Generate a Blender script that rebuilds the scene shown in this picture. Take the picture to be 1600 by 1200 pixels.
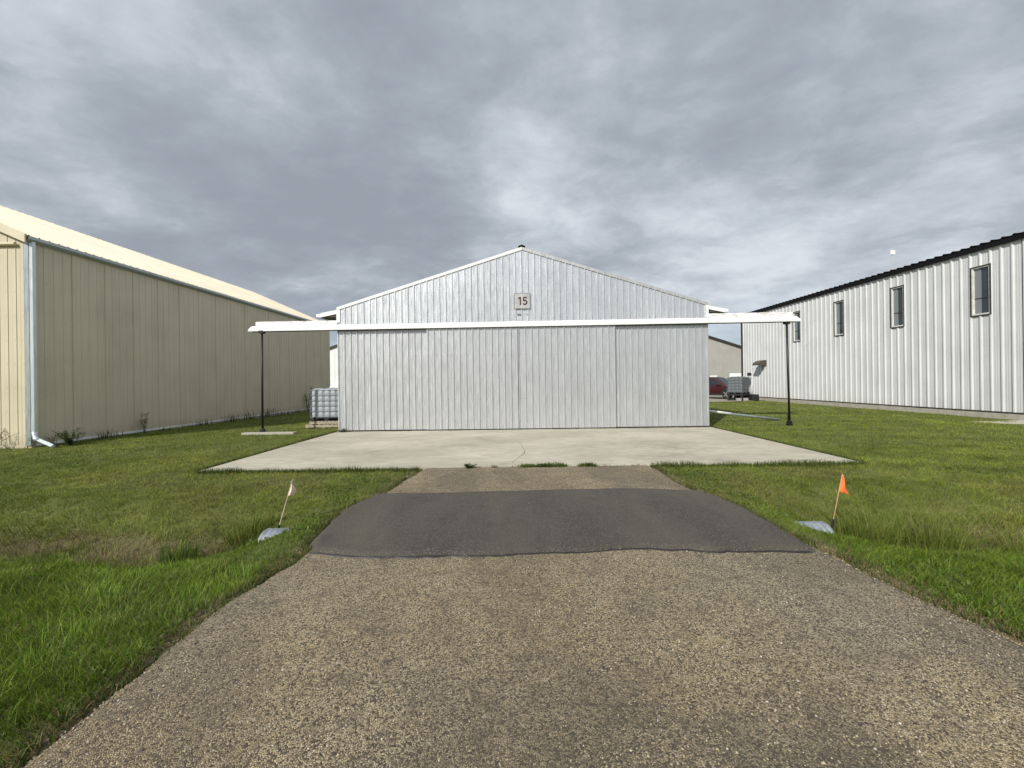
import bpy, bmesh, math, random
import numpy as np
from math import sin, cos, pi, radians
from mathutils import Vector, Matrix, Euler

for o in list(bpy.data.objects):
    bpy.data.objects.remove(o, do_unlink=True)
SC = bpy.context.scene
COL = SC.collection
random.seed(7)
RNG = np.random.default_rng(11)

# ------------------------------------------------------------------ camera
cam_data = bpy.data.cameras.new('camera')
cam_data.sensor_width = 36.0
cam_data.lens = 13.5
cam_data.shift_x = -5 / 1600
cam_data.shift_y = -4 / 1600
cam_data.clip_start = 0.05
cam_data.clip_end = 3000
cam = bpy.data.objects.new('camera', cam_data)
cam.location = (0, 0, 1.6)
cam.rotation_euler = (radians(90), 0.013, 0)
COL.objects.link(cam)
SC.camera = cam

# ------------------------------------------------------------------ sky and sun
SUN = Vector((-2.8, -4.0, 3.6)).normalized()
ELEV = math.asin(SUN.z)
AZ = math.atan2(SUN.x, SUN.y)
world = bpy.data.worlds.new('World')
SC.world = world
world.use_nodes = True
wt = world.node_tree
wt.nodes.clear()


def wn(t, **kw):
    n = wt.nodes.new(t)
    for k, v in kw.items():
        setattr(n, k, v)
    return n


def wl(a, b):
    wt.links.new(a, b)


def wmath(op, a, b=None, clamp=False):
    n = wn('ShaderNodeMath', operation=op, use_clamp=clamp)
    for i, v in enumerate((a, b)):
        if v is None:
            continue
        if isinstance(v, (int, float)):
            n.inputs[i].default_value = v
        else:
            wl(v, n.inputs[i])
    return n.outputs[0]


w_out = wn('ShaderNodeOutputWorld')
sky = wn('ShaderNodeTexSky')
sky.sky_type = 'NISHITA'
sky.sun_disc = False
sky.sun_elevation = ELEV
sky.sun_rotation = AZ
sky.air_density = 1.0
sky.dust_density = 1.0
bg_sky = wn('ShaderNodeBackground')
bg_sky.inputs['Strength'].default_value = 0.10
wl(sky.outputs[0], bg_sky.inputs['Color'])
tc = wn('ShaderNodeTexCoord')
sep = wn('ShaderNodeSeparateXYZ')
wl(tc.outputs['Generated'], sep.inputs[0])
zz = wmath('ADD', wmath('MAXIMUM', sep.outputs[2], 0.0), 0.22)
cx = wmath('DIVIDE', sep.outputs[0], zz)
cy = wmath('DIVIDE', sep.outputs[1], zz)
comb = wn('ShaderNodeCombineXYZ')
wl(cx, comb.inputs[0])
wl(cy, comb.inputs[1])
CLOUD_OFF = (6.14, 28.23, 6.22)


def wnoise(scale, detail, rough, dist, off, stretch=(1, 1, 1), rotz=0.0):
    mp = wn('ShaderNodeMapping')
    mp.inputs['Location'].default_value = off
    mp.inputs['Rotation'].default_value = (0, 0, rotz)
    mp.inputs['Scale'].default_value = stretch
    wl(comb.outputs[0], mp.inputs[0])
    n = wn('ShaderNodeTexNoise')
    n.inputs['Scale'].default_value = scale
    n.inputs['Detail'].default_value = detail
    n.inputs['Roughness'].default_value = rough
    n.inputs['Distortion'].default_value = dist
    wl(mp.outputs[0], n.inputs['Vector'])
    return n.outputs['Fac']


n_big = wnoise(0.55, 2.0, 0.5, 0.2, CLOUD_OFF)
n_mid = wnoise(1.5, 6.0, 0.55, 0.15, (29.0, 26.81, 2.69), (1.0, 1.15, 1.0), 0.6)
n_fine = wnoise(4.6, 9.0, 0.62, 0.25, (1.2, 9.4, 2.0), (0.9, 1.2, 1.0), 0.6)
dens = wmath('ADD', wmath('ADD', wmath('MULTIPLY', n_big, 0.40), wmath('MULTIPLY', n_mid, 0.38)),
             wmath('MULTIPLY', n_fine, 0.22))
ramp = wn('ShaderNodeValToRGB')
wl(dens, ramp.inputs[0])
cr = ramp.color_ramp
cr.interpolation = 'CARDINAL'
cr.elements[0].position = 0.385
cr.elements[0].color = (0.325, 0.36, 0.415, 1)
cr.elements[1].position = 0.61
cr.elements[1].color = (0.72, 0.765, 0.82, 1)
for p, c in ((0.46, (0.40, 0.442, 0.502)), (0.50, (0.485, 0.53, 0.592)), (0.55, (0.60, 0.65, 0.715))):
    e = cr.elements.new(p)
    e.color = (*c, 1)
bg_cloud = wn('ShaderNodeBackground')
bg_cloud.inputs['Strength'].default_value = 1.0
wl(ramp.outputs[0], bg_cloud.inputs['Color'])
# broken cloud towards the horizon, closed deck overhead
n_gap = wnoise(0.55, 5.0, 0.55, 0.5, (2.6, 5.1, 0.0), (0.55, 1.0, 1.0), 0.0)
low = wmath('SUBTRACT', 1.0, wmath('DIVIDE', sep.outputs[2], 0.20), True)
gap = wmath('MULTIPLY', wmath('MULTIPLY', wmath('SUBTRACT', n_gap, 0.37), 6.0, True), low, True)
cover = wmath('SUBTRACT', 1.0, wmath('MULTIPLY', gap, 0.9))
mixw = wn('ShaderNodeMixShader')
wl(cover, mixw.inputs[0])
wl(bg_sky.outputs[0], mixw.inputs[1])
wl(bg_cloud.outputs[0], mixw.inputs[2])
wl(mixw.outputs[0], w_out.inputs['Surface'])

sun_data = bpy.data.lights.new('sun', 'SUN')
sun_data.energy = 4.4
sun_data.angle = radians(0.8)
sun_data.color = (1.0, 0.955, 0.875)
sun = bpy.data.objects.new('sun', sun_data)
sun.rotation_euler = (-SUN).to_track_quat('-Z', 'Y').to_euler()
sun.location = (-20, -30, 40)
COL.objects.link(sun)

SC.view_settings.view_transform = 'Standard'
SC.view_settings.look = 'None'
SC.view_settings.exposure = 0.0
SC.view_settings.gamma = 1.0
SC.view_settings.use_curve_mapping = False


# ------------------------------------------------------------------ helpers
class MB:
    """collects faces; build() makes one mesh object"""

    def __init__(self):
        self.v = []
        self.f = []

    def quad(self, *p):
        i = len(self.v)
        self.v += [tuple(q) for q in p]
        self.f.append(tuple(range(i, i + len(p))))

    def box(self, x0, x1, y0, y1, z0, z1):
        self.hexa([(x0, y0, z0), (x1, y0, z0), (x1, y1, z0), (x0, y1, z0),
                   (x0, y0, z1), (x1, y0, z1), (x1, y1, z1), (x0, y1, z1)])

    def hexa(self, p):
        i = len(self.v)
        self.v += [tuple(q) for q in p]
        for f in ((0, 3, 2, 1), (4, 5, 6, 7), (0, 1, 5, 4), (1, 2, 6, 5), (2, 3, 7, 6), (3, 0, 4, 7)):
            self.f.append(tuple(i + k for k in f))

    def prism(self, poly, a, b, axis):
        """poly of 2D points extruded along axis from a to b"""
        n = len(poly)
        i = len(self.v)
        for t in (a, b):
            for (p, q) in poly:
                self.v.append({'x': (t, p, q), 'y': (p, t, q), 'z': (p, q, t)}[axis])
        self.f.append(tuple(i + k for k in range(n)))
        self.f.append(tuple(i + n + k for k in reversed(range(n))))
        for k in range(n):
            m = (k + 1) % n
            self.f.append((i + m, i + k, i + n + k, i + n + m))

    def tube(self, pts, r, seg=8, cap=True):
        pts = [Vector(p) for p in pts]
        rs = r if isinstance(r, (list, tuple)) else [r] * len(pts)
        i = len(self.v)
        prev = None
        for k, p in enumerate(pts):
            a = pts[max(0, k - 1)]
            b = pts[min(len(pts) - 1, k + 1)]
            d = (b - a).normalized()
            if prev is None:
                u = d.orthogonal().normalized()
            else:
                u = (prev - d * prev.dot(d)).normalized()
            prev = u
            w = d.cross(u)
            for s in range(seg):
                t = 2 * pi * s / seg + pi / seg
                self.v.append(tuple(p + (u * cos(t) + w * sin(t)) * rs[k]))
        for k in range(len(pts) - 1):
            for s in range(seg):
                t = (s + 1) % seg
                self.f.append((i + k * seg + s, i + k * seg + t, i + (k + 1) * seg + t, i + (k + 1) * seg + s))
        if cap:
            self.f.append(tuple(i + s for s in reversed(range(seg))))
            self.f.append(tuple(i + (len(pts) - 1) * seg + s for s in range(seg)))

    def grid(self, fn, nu, nv):
        i = len(self.v)
        for a in range(nu + 1):
            for b in range(nv + 1):
                self.v.append(tuple(fn(a / nu, b / nv)))
        for a in range(nu):
            for b in range(nv):
                k = i + a * (nv + 1) + b
                self.f.append((k, k + nv + 1, k + nv + 2, k + 1))

    def xf(self, fn):
        self.v = [tuple(fn(*p)) for p in self.v]
        return self

    def mesh(self, name, mat, smooth=False):
        me = bpy.data.meshes.new(name)
        me.from_pydata(self.v, [], self.f)
        me.update()
        if mat:
            me.materials.append(mat)
        if smooth:
            me.polygons.foreach_set('use_smooth', [True] * len(me.polygons))
        return me

    def build(self, name, mat, parent=None, smooth=False, loc=None, bevel=0.0):
        o = bpy.data.objects.new(name, self.mesh(name, mat, smooth))
        COL.objects.link(o)
        if parent is not None:
            o.parent = parent
        if loc is not None:
            o.location = loc
        if bevel:
            m = o.modifiers.new('bevel', 'BEVEL')
            m.width = bevel
            m.segments = 2
            m.limit_method = 'ANGLE'
        return o


def link_mesh(name, me, parent, loc=(0, 0, 0), rot=(0, 0, 0)):
    o = bpy.data.objects.new(name, me)
    COL.objects.link(o)
    o.parent = parent
    o.location = loc
    o.rotation_euler = rot
    return o


def tag(o, label, cat, group=None):
    o['label'] = label
    o['category'] = cat
    if group:
        o['group'] = group
    return o


def thing(name, label, cat, loc=(0, 0, 0), rz=0.0, group=None):
    o = bpy.data.objects.new(name, None)
    o.empty_display_size = 0.3
    COL.objects.link(o)
    o.location = loc
    o.rotation_euler = (0, 0, rz)
    return tag(o, label, cat, group)


def copy_tree(o, parent=None):
    c = o.copy()
    COL.objects.link(c)
    c.parent = parent
    for ch in list(o.children):
        copy_tree(ch, c)
    return c


def np_mesh(name, verts, loops, totals, mat, color=None):
    me = bpy.data.meshes.new(name)
    nf = len(totals)
    me.vertices.add(len(verts))
    me.vertices.foreach_set('co', np.ascontiguousarray(verts, dtype=np.float32).ravel())
    me.loops.add(len(loops))
    me.loops.foreach_set('vertex_index', np.ascontiguousarray(loops, dtype=np.int32))
    me.polygons.add(nf)
    starts = np.concatenate(([0], np.cumsum(totals)[:-1])).astype(np.int32)
    me.polygons.foreach_set('loop_start', starts)
    me.update(calc_edges=True)
    if color is not None:
        a = me.color_attributes.new('tint', 'FLOAT_COLOR', 'POINT')
        a.data.foreach_set('color', np.ascontiguousarray(color, dtype=np.float32).ravel())
    me.materials.append(mat)
    o = bpy.data.objects.new(name, me)
    COL.objects.link(o)
    return o


def sstep(t):
    t = np.clip(t, 0, 1)
    return t * t * (3 - 2 * t)


_perm = np.random.default_rng(3).random((256, 256))


def vnoise(x, y, scale=1.0, oct=3):
    """tileable value noise, 0..1"""
    x = np.asarray(x, float)
    y = np.asarray(y, float)
    tot = 0.0
    amp = 1.0
    s = 0.0
    for k in range(oct):
        X = x * scale + 37.3 * k + 500
        Y = y * scale + 11.9 * k + 500
        xi = np.floor(X).astype(int)
        yi = np.floor(Y).astype(int)
        fx = sstep(X - xi)
        fy = sstep(Y - yi)
        a = _perm[xi & 255, yi & 255]
        b = _perm[(xi + 1) & 255, yi & 255]
        c = _perm[xi & 255, (yi + 1) & 255]
        d = _perm[(xi + 1) & 255, (yi + 1) & 255]
        tot = tot + amp * ((a * (1 - fx) + b * fx) * (1 - fy) + (c * (1 - fx) + d * fx) * fy)
        s += amp
        amp *= 0.5
        scale *= 2
    return tot / s


# ------------------------------------------------------------------ materials
class NT:
    def __init__(self, name):
        self.m = bpy.data.materials.new(name)
        self.m.use_nodes = True
        self.t = self.m.node_tree
        self.p = self.t.nodes['Principled BSDF']
        g = self.t.nodes.new('ShaderNodeNewGeometry')
        self.pos = g.outputs['Position']

    def n(self, t, **kw):
        n = self.t.nodes.new(t)
        for k, v in kw.items():
            setattr(n, k, v)
        return n

    def l(self, a, b):
        self.t.links.new(a, b)

    def noise(self, scale, detail=3, rough=0.5, stretch=(1, 1, 1), dist=0.0, vec=None):
        mp = self.n('ShaderNodeMapping')
        mp.inputs['Scale'].default_value = stretch
        self.l(vec or self.pos, mp.inputs[0])
        n = self.n('ShaderNodeTexNoise')
        n.inputs['Scale'].default_value = scale
        n.inputs['Detail'].default_value = detail
        n.inputs['Roughness'].default_value = rough
        n.inputs['Distortion'].default_value = dist
        self.l(mp.outputs[0], n.inputs['Vector'])
        return n.outputs['Fac']

    def ramp(self, fac, stops, interp='LINEAR'):
        r = self.n('ShaderNodeValToRGB')
        r.color_ramp.interpolation = interp
        e = r.color_ramp.elements
        while len(e) < len(stops):
            e.new(0.5)
        for i, (p, c) in enumerate(stops):
            e[i].position = p
            e[i].color = (*c, 1) if len(c) == 3 else c
        self.l(fac, r.inputs[0])
        return r.outputs[0]

    def mix(self, fac, a, b, mode='MIX'):
        n = self.n('ShaderNodeMix', data_type='RGBA', blend_type=mode)
        for i, v in ((0, fac), (6, a), (7, b)):
            if isinstance(v, (int, float)):
                n.inputs[i].default_value = v
            elif isinstance(v, tuple):
                n.inputs[i].default_value = (*v, 1)
            else:
                self.l(v, n.inputs[i])
        return n.outputs[2]

    def math(self, op, a, b=None, clamp=False):
        n = self.n('ShaderNodeMath', operation=op, use_clamp=clamp)
        for i, v in enumerate((a, b)):
            if v is None:
                continue
            if isinstance(v, (int, float)):
                n.inputs[i].default_value = v
            else:
                self.l(v, n.inputs[i])
        return n.outputs[0]

    def bump(self, h, strength=0.3, dist=0.01):
        b = self.n('ShaderNodeBump')
        b.inputs['Strength'].default_value = strength
        b.inputs['Distance'].default_value = dist
        self.l(h, b.inputs['Height'])
        self.l(b.outputs[0], self.p.inputs['Normal'])

    def set(self, **kw):
        for k, v in kw.items():
            k = {'color': 'Base Color', 'rough': 'Roughness', 'metal': 'Metallic', 'spec': 'Specular IOR Level'}.get(k, k)
            i = self.p.inputs[k]
            if isinstance(v, (int, float)):
                i.default_value = v
            elif isinstance(v, tuple):
                i.default_value = (*v, 1)
            else:
                self.l(v, i)
        return self.m


def painted(name, col, rough=0.5, var=0.08, metal=0.0, wave=0.0, dirt=None):
    t = NT(name)
    a = t.noise(0.9, 4, 0.55)
    b = t.noise(5.0, 4, 0.6, (1, 1, 0.08))
    f = t.math('ADD', t.math('MULTIPLY', a, 0.55), t.math('MULTIPLY', b, 0.45))
    lo = tuple(c * (1 - var * 2.2) for c in col)
    hi = tuple(min(1, c * (1 + var * 1.2)) for c in col)
    c = t.ramp(f, [(0.35, lo), (0.52, col), (0.68, hi)])
    info = t.n('ShaderNodeObjectInfo')
    rnd = t.math('MULTIPLY', info.outputs['Random'], var * 0.9)
    c = t.mix(rnd, c, tuple(x * 0.45 for x in col))
    if dirt:
        sp = t.n('ShaderNodeSeparateXYZ')
        t.l(t.pos, sp.inputs[0])
        k = t.math('SUBTRACT', 1.0, t.math('DIVIDE', sp.outputs[2], dirt[0]), True)
        k = t.math('MULTIPLY', k, t.math('MULTIPLY', t.noise(3.0, 4, 0.6), dirt[2]), True)
        c = t.mix(k, c, dirt[1])
    t.set(color=c, rough=rough, metal=metal)
    if wave:
        t.bump(t.noise(1.6, 2, 0.5, (1, 1, 0.6)), wave, 0.05)
    return t.m


def galvanised(name, col, rough=0.4, metal=0.7, streak=0.25, wave=0.15):
    t = NT(name)
    a = t.noise(2.2, 4, 0.6, (1, 1, 0.25))
    b = t.noise(26.0, 5, 0.65, (1, 1, 0.10))
    c_ = t.noise(0.45, 2, 0.5)
    f = t.math('ADD', t.math('ADD', t.math('MULTIPLY', a, 0.25), t.math('MULTIPLY', b, 0.6)), t.math('MULTIPLY', c_, 0.15))
    c = t.ramp(f, [(0.34, tuple(x * (1 - streak) for x in col)), (0.5, col), (0.64, tuple(min(1, x * 1.12) for x in col))])
    info = t.n('ShaderNodeObjectInfo')
    c = t.mix(t.math('MULTIPLY', info.outputs['Random'], 0.10), c, tuple(x * 0.5 for x in col))
    r = t.ramp(b, [(0.3, (rough - 0.09,) * 3), (0.7, (rough + 0.12,) * 3)])
    t.set(color=c, rough=r, metal=metal)
    if wave:
        t.bump(t.noise(2.4, 3, 0.55, (1, 1, 0.5)), wave, 0.03)
    return t.m


def plain(name, col, rough=0.6, metal=0.0, **kw):
    t = NT(name)
    f = t.noise(6.0, 4, 0.6)
    c = t.ramp(f, [(0.3, tuple(x * 0.8 for x in col)), (0.7, tuple(min(1, x * 1.12) for x in col))])
    t.set(color=c, rough=rough, metal=metal, **kw)
    return t.m


M = {}
M['hangar_metal'] = galvanised('galvanised_sheet', (0.68, 0.70, 0.73), 0.34, 0.70, 0.06, 0.08)
M['hangar_door'] = galvanised('galvanised_door_sheet', (0.61, 0.625, 0.65), 0.37, 0.64, 0.08, 0.08)
M['hangar_trim'] = painted('white_trim', (0.80, 0.81, 0.82), 0.4, 0.05)
M['peel'] = None
M['cream'] = painted('cream_siding', (0.60, 0.54, 0.40), 0.5, 0.05, wave=0.06, dirt=(0.35, (0.20, 0.16, 0.10), 0.5))
M['cream_roof'] = painted('cream_roofing', (0.60, 0.545, 0.42), 0.55, 0.06)
M['cream_trim'] = painted('cream_trim', (0.66, 0.60, 0.44), 0.5, 0.04)
M['white_side'] = painted('white_siding', (0.60, 0.612, 0.618), 0.45, 0.05, wave=0.06, dirt=(0.7, (0.35, 0.30, 0.22), 0.35))
M['black_trim'] = plain('black_trim', (0.005, 0.005, 0.006), 0.65, spec=0.2)
M['black_paint'] = plain('black_paint', (0.010, 0.010, 0.011), 0.5)
M['gutter_grey'] = galvanised('gutter_metal', (0.42, 0.46, 0.47), 0.4, 0.5, 0.2, 0.05)
M['downspout'] = galvanised('downspout_metal', (0.62, 0.68, 0.70), 0.35, 0.5, 0.15, 0.05)
M['galv_roof'] = galvanised('galvanised_roof', (0.55, 0.56, 0.57), 0.42, 0.5, 0.25, 0.1)
M['dark_void'] = plain('dark_interior', (0.02, 0.02, 0.02), 0.9)
M['soffit'] = plain('soffit', (0.10, 0.095, 0.08), 0.8)
M['sign_grey'] = plain('sign_face', (0.43, 0.435, 0.44), 0.5)
M['sign_edge'] = plain('sign_edge', (0.22, 0.225, 0.23), 0.5)
M['maroon'] = plain('maroon_paint', (0.055, 0.008, 0.014), 0.5)
M['grey_mark'] = plain('faded_black_print', (0.10, 0.10, 0.10), 0.6)
M['brown_metal'] = plain('brown_metal', (0.085, 0.066, 0.05), 0.55)
M['corner_brown'] = plain('dark_brown_trim', (0.035, 0.03, 0.027), 0.5)
M['vinyl'] = plain('white_vinyl', (0.72, 0.72, 0.68), 0.4)
M['far_grey'] = painted('far_grey_siding', (0.36, 0.35, 0.325), 0.6, 0.05)
M['far_white'] = painted('far_white_siding', (0.78, 0.80, 0.80), 0.5, 0.04)
M['tyre'] = plain('tyre_rubber', (0.02, 0.02, 0.02), 0.85)
M['rim'] = plain('alloy', (0.5, 0.5, 0.5), 0.35, 0.8)
M['plastic_black'] = plain('black_plastic', (0.02, 0.02, 0.021), 0.6)
M['cage'] = plain('cage_steel', (0.16, 0.18, 0.20), 0.5, 0.5)
M['meter'] = plain('meter_grey', (0.35, 0.36, 0.36), 0.5)
M['pipe_white'] = plain('white_pipe', (0.80, 0.80, 0.79), 0.4)
M['flag_pink'] = plain('faded_pink_flag', (0.95, 0.70, 0.60), 0.7)
M['flag_orange'] = plain('orange_flag', (0.90, 0.19, 0.045), 0.6)
M['stake'] = plain('pale_stake', (0.55, 0.47, 0.33), 0.6)
M['stake2'] = plain('tan_stake', (0.50, 0.30, 0.17), 0.6)
M['tarp'] = plain('white_tarp', (0.75, 0.76, 0.77), 0.5)
M['redpaint'] = NT('red_car_paint').set(color=(0.055, 0.005, 0.008), rough=0.35, metal=0.3, **{'Coat Weight': 0.7})
M['carglass'] = NT('car_glass').set(color=(0.02, 0.024, 0.028), rough=0.08)
M['tote'] = NT('tote_plastic').set(color=(0.36, 0.39, 0.43), rough=0.45)
M['tote_dark'] = NT('dark_tote_plastic').set(color=(0.15, 0.165, 0.18), rough=0.5)  # darker even grey for the right-hand tote
M['old_galv'] = plain('weathered_galvanised', (0.17, 0.205, 0.20), 0.6)
M['blockgrey'] = plain('concrete_block', (0.36, 0.35, 0.33), 0.9)


def m_peel():
    t = NT('peeling_white_board')
    f = t.noise(9.0, 6, 0.7, (0.55, 1, 1.6), 0.6)
    c = t.ramp(f, [(0.33, (0.30, 0.28, 0.26)), (0.42, (0.56, 0.55, 0.53)), (0.50, (0.78, 0.78, 0.77)), (0.62, (0.82, 0.82, 0.81)), (0.72, (0.46, 0.44, 0.42))])
    t.set(color=c, rough=0.8)
    t.bump(f, 0.3, 0.01)
    return t.m


M['peel'] = m_peel()


def m_wood():
    t = NT('weathered_pallet_wood')
    f = t.noise(7.0, 5, 0.6, (0.3, 3, 6))
    info = t.n('ShaderNodeObjectInfo')
    c = t.ramp(f, [(0.3, (0.20, 0.165, 0.12)), (0.55, (0.42, 0.36, 0.275)), (0.75, (0.54, 0.48, 0.38))])
    c = t.mix(t.math('MULTIPLY', info.outputs['Random'], 0.5), c, (0.26, 0.22, 0.17))
    t.set(color=c, rough=0.85)
    t.bump(f, 0.3, 0.01)
    return t.m


M['wood'] = m_wood()


def m_glass():
    t = NT('window_glass')
    t.set(color=(0.03, 0.038, 0.042), rough=0.04, **{'Specular IOR Level': 0.7})
    return t.m


M['glass'] = m_glass()
M['pale_glass'] = NT('pale_grey_glass').set(color=(0.20, 0.225, 0.235), rough=0.08)  # paler grey tone for one pane of each window


def m_concrete():
    t = NT('weathered_concrete')
    a = t.noise(0.8, 5, 0.6, (0.55, 1.0, 1), 0.3)
    b = t.noise(9.0, 6, 0.65, (0.35, 1.2, 1))
    g = t.noise(70.0, 3, 0.6)
    f = t.math('ADD', t.math('ADD', t.math('MULTIPLY', a, 0.42), t.math('MULTIPLY', b, 0.36)), t.math('MULTIPLY', g, 0.22))
    c = t.ramp(f, [(0.36, (0.23, 0.205, 0.155)), (0.45, (0.37, 0.34, 0.27)), (0.53, (0.455, 0.42, 0.335)), (0.64, (0.55, 0.515, 0.42))])
    s = t.noise(2.6, 5, 0.7, (0.5, 1.6, 1), 0.8)
    c = t.mix(t.ramp(s, [(0.54, (0, 0, 0)), (0.70, (0.6, 0.6, 0.6))]), c, (0.30, 0.265, 0.20))
    fis = t.noise(0.55, 9, 0.68, (1.0, 1.3, 1), 1.2)
    fl = t.math('SUBTRACT', 1.0, t.math('MULTIPLY', t.math('ABSOLUTE', t.math('SUBTRACT', fis, 0.47)), 160.0), True)
    c = t.mix(t.math('MULTIPLY', fl, 0.35), c, (0.17, 0.15, 0.115))
    wet = t.noise(0.5, 4, 0.6, (0.8, 1.4, 1), 0.8)
    c = t.mix(t.ramp(wet, [(0.43, (0, 0, 0)), (0.62, (0.5, 0.5, 0.5))]), c, (0.31, 0.285, 0.225))
    sp = t.noise(24.0, 2, 0.5)
    c = t.mix(t.ramp(sp, [(0.70, (0, 0, 0)), (0.74, (0.6, 0.6, 0.6))]), c, (0.16, 0.14, 0.11))
    t.set(color=c, rough=0.9)
    t.bump(f, 0.35, 0.01)
    return t.m


M['concrete'] = m_concrete()
M['foundation'] = plain('foundation_concrete', (0.40, 0.375, 0.32), 0.9)


def m_chipseal():
    t = NT('chip_seal')
    v = t.n('ShaderNodeTexVoronoi', feature='F1')
    v.inputs['Scale'].default_value = 125.0
    t.l(t.pos, v.inputs['Vector'])
    v2 = t.n('ShaderNodeTexVoronoi', feature='DISTANCE_TO_EDGE')
    v2.inputs['Scale'].default_value = 125.0
    t.l(t.pos, v2.inputs['Vector'])
    sc = t.n('ShaderNodeSeparateColor')
    t.l(v.outputs['Color'], sc.inputs[0])
    stone = t.ramp(sc.outputs[0], [(0.0, (0.06, 0.050, 0.036)), (0.18, (0.15, 0.122, 0.078)), (0.45, (0.37, 0.304, 0.195)), (0.70, (0.50, 0.415, 0.27)),
                                   (0.90, (0.48, 0.405, 0.275)), (1.0, (0.66, 0.59, 0.46))])
    edge = t.ramp(v2.outputs[0], [(0.0, (0.15, 0.15, 0.15)), (0.16, (1, 1, 1))])
    c = t.mix(1.0, stone, edge, 'MULTIPLY')
    worn = t.noise(0.8, 7, 0.66, (1.0, 0.6, 1), 0.5)
    k = t.ramp(worn, [(0.46, (0, 0, 0)), (0.62, (0.85, 0.85, 0.85))])
    c = t.mix(k, c, t.mix(0.55, c, (0.075, 0.063, 0.048)))
    fine = t.noise(7.0, 5, 0.65)
    k2 = t.ramp(fine, [(0.52, (0, 0, 0)), (0.70, (0.6, 0.6, 0.6))])
    c = t.mix(k2, c, (0.085, 0.070, 0.050))
    blot = t.noise(0.42, 5, 0.6, (1.0, 0.8, 1), 0.8)
    kb = t.math('MULTIPLY', t.ramp(blot, [(0.45, (0, 0, 0)), (0.60, (1, 1, 1))]), t.ramp(t.noise(16.0, 4, 0.7), [(0.36, (0.25, 0.25, 0.25)), (0.6, (1, 1, 1))]))
    c = t.mix(t.math('MULTIPLY', kb, 0.50), c, t.mix(0.25, (0.062, 0.054, 0.044), c))
    sub = t.n('ShaderNodeVectorMath', operation='SUBTRACT')
    sub.inputs[1].default_value = (0.55, 1.35, 0.0)
    t.l(t.pos, sub.inputs[0])
    scl = t.n('ShaderNodeVectorMath', operation='MULTIPLY')
    scl.inputs[1].default_value = (0.55, 0.85, 0.0)
    t.l(sub.outputs[0], scl.inputs[0])
    lnv = t.n('ShaderNodeVectorMath', operation='LENGTH')
    t.l(scl.outputs[0], lnv.inputs[0])
    oil = t.math('SUBTRACT', 1.35, t.math('ADD', lnv.outputs['Value'], t.math('MULTIPLY', t.noise(1.6, 6, 0.65), 0.9)), True)
    oil = t.math('MULTIPLY', t.math('MULTIPLY', oil, 1.6, True), t.ramp(t.noise(20.0, 4, 0.7), [(0.34, (0.35, 0.35, 0.35)), (0.62, (1, 1, 1))]))
    c = t.mix(t.math('MULTIPLY', oil, 0.60), c, (0.058, 0.052, 0.043))
    fis = t.noise(1.1, 8, 0.7, (0.5, 1.5, 1), 1.5)
    fl = t.math('SUBTRACT', 1.0, t.math('MULTIPLY', t.math('ABSOLUTE', t.math('SUBTRACT', fis, 0.5)), 90.0), True)
    c = t.mix(t.math('MULTIPLY', fl, 0.45), c, (0.05, 0.043, 0.035))
    tanw = t.noise(0.5, 3, 0.5, (1, 1, 1), 0.2)
    c = t.mix(t.ramp(tanw, [(0.35, (0.0, 0.0, 0.0)), (0.65, (0.5, 0.5, 0.5))]), c, t.mix(1.0, c, (1.5, 1.34, 1.04), 'MULTIPLY'))
    t.set(color=c, rough=0.85)
    h = t.math('ADD', t.math('MULTIPLY', v2.outputs[0], 1.2), t.math('MULTIPLY', sc.outputs[1], 0.5))
    t.bump(h, 0.9, 0.008)
    return t.m


M['chip'] = m_chipseal()


def m_stone():
    t = NT('loose_chippings')
    a = t.n('ShaderNodeAttribute', attribute_name='tint')
    t.set(color=a.outputs['Color'], rough=0.8)
    return t.m


M['stones'] = m_stone()


def m_asphalt():
    t = NT('asphalt_patch')
    v = t.n('ShaderNodeTexVoronoi', feature='F1')
    v.inputs['Scale'].default_value = 190.0
    t.l(t.pos, v.inputs['Vector'])
    sc = t.n('ShaderNodeSeparateColor')
    t.l(v.outputs['Color'], sc.inputs[0])
    c = t.ramp(sc.outputs[0], [(0.0, (0.024, 0.021, 0.018)), (0.6, (0.056, 0.049, 0.041)), (0.93, (0.095, 0.083, 0.066)), (1.0, (0.28, 0.25, 0.20))])
    a = t.noise(0.9, 5, 0.6, (1.6, 0.45, 1), 0.4)
    c = t.mix(t.ramp(a, [(0.42, (0, 0, 0)), (0.66, (0.6, 0.6, 0.6))]), c, (0.105, 0.092, 0.068))
    d = t.noise(2.2, 4, 0.6)
    c = t.mix(t.ramp(d, [(0.55, (0, 0, 0)), (0.75, (0.5, 0.5, 0.5))]), c, (0.028, 0.025, 0.022))
    t.set(color=c, rough=0.8)
    t.bump(t.math('ADD', v.outputs['Distance'], t.math('MULTIPLY', t.noise(30, 4, 0.6), 0.8)), 0.6, 0.006)
    return t.m


M['asphalt'] = m_asphalt()


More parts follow.
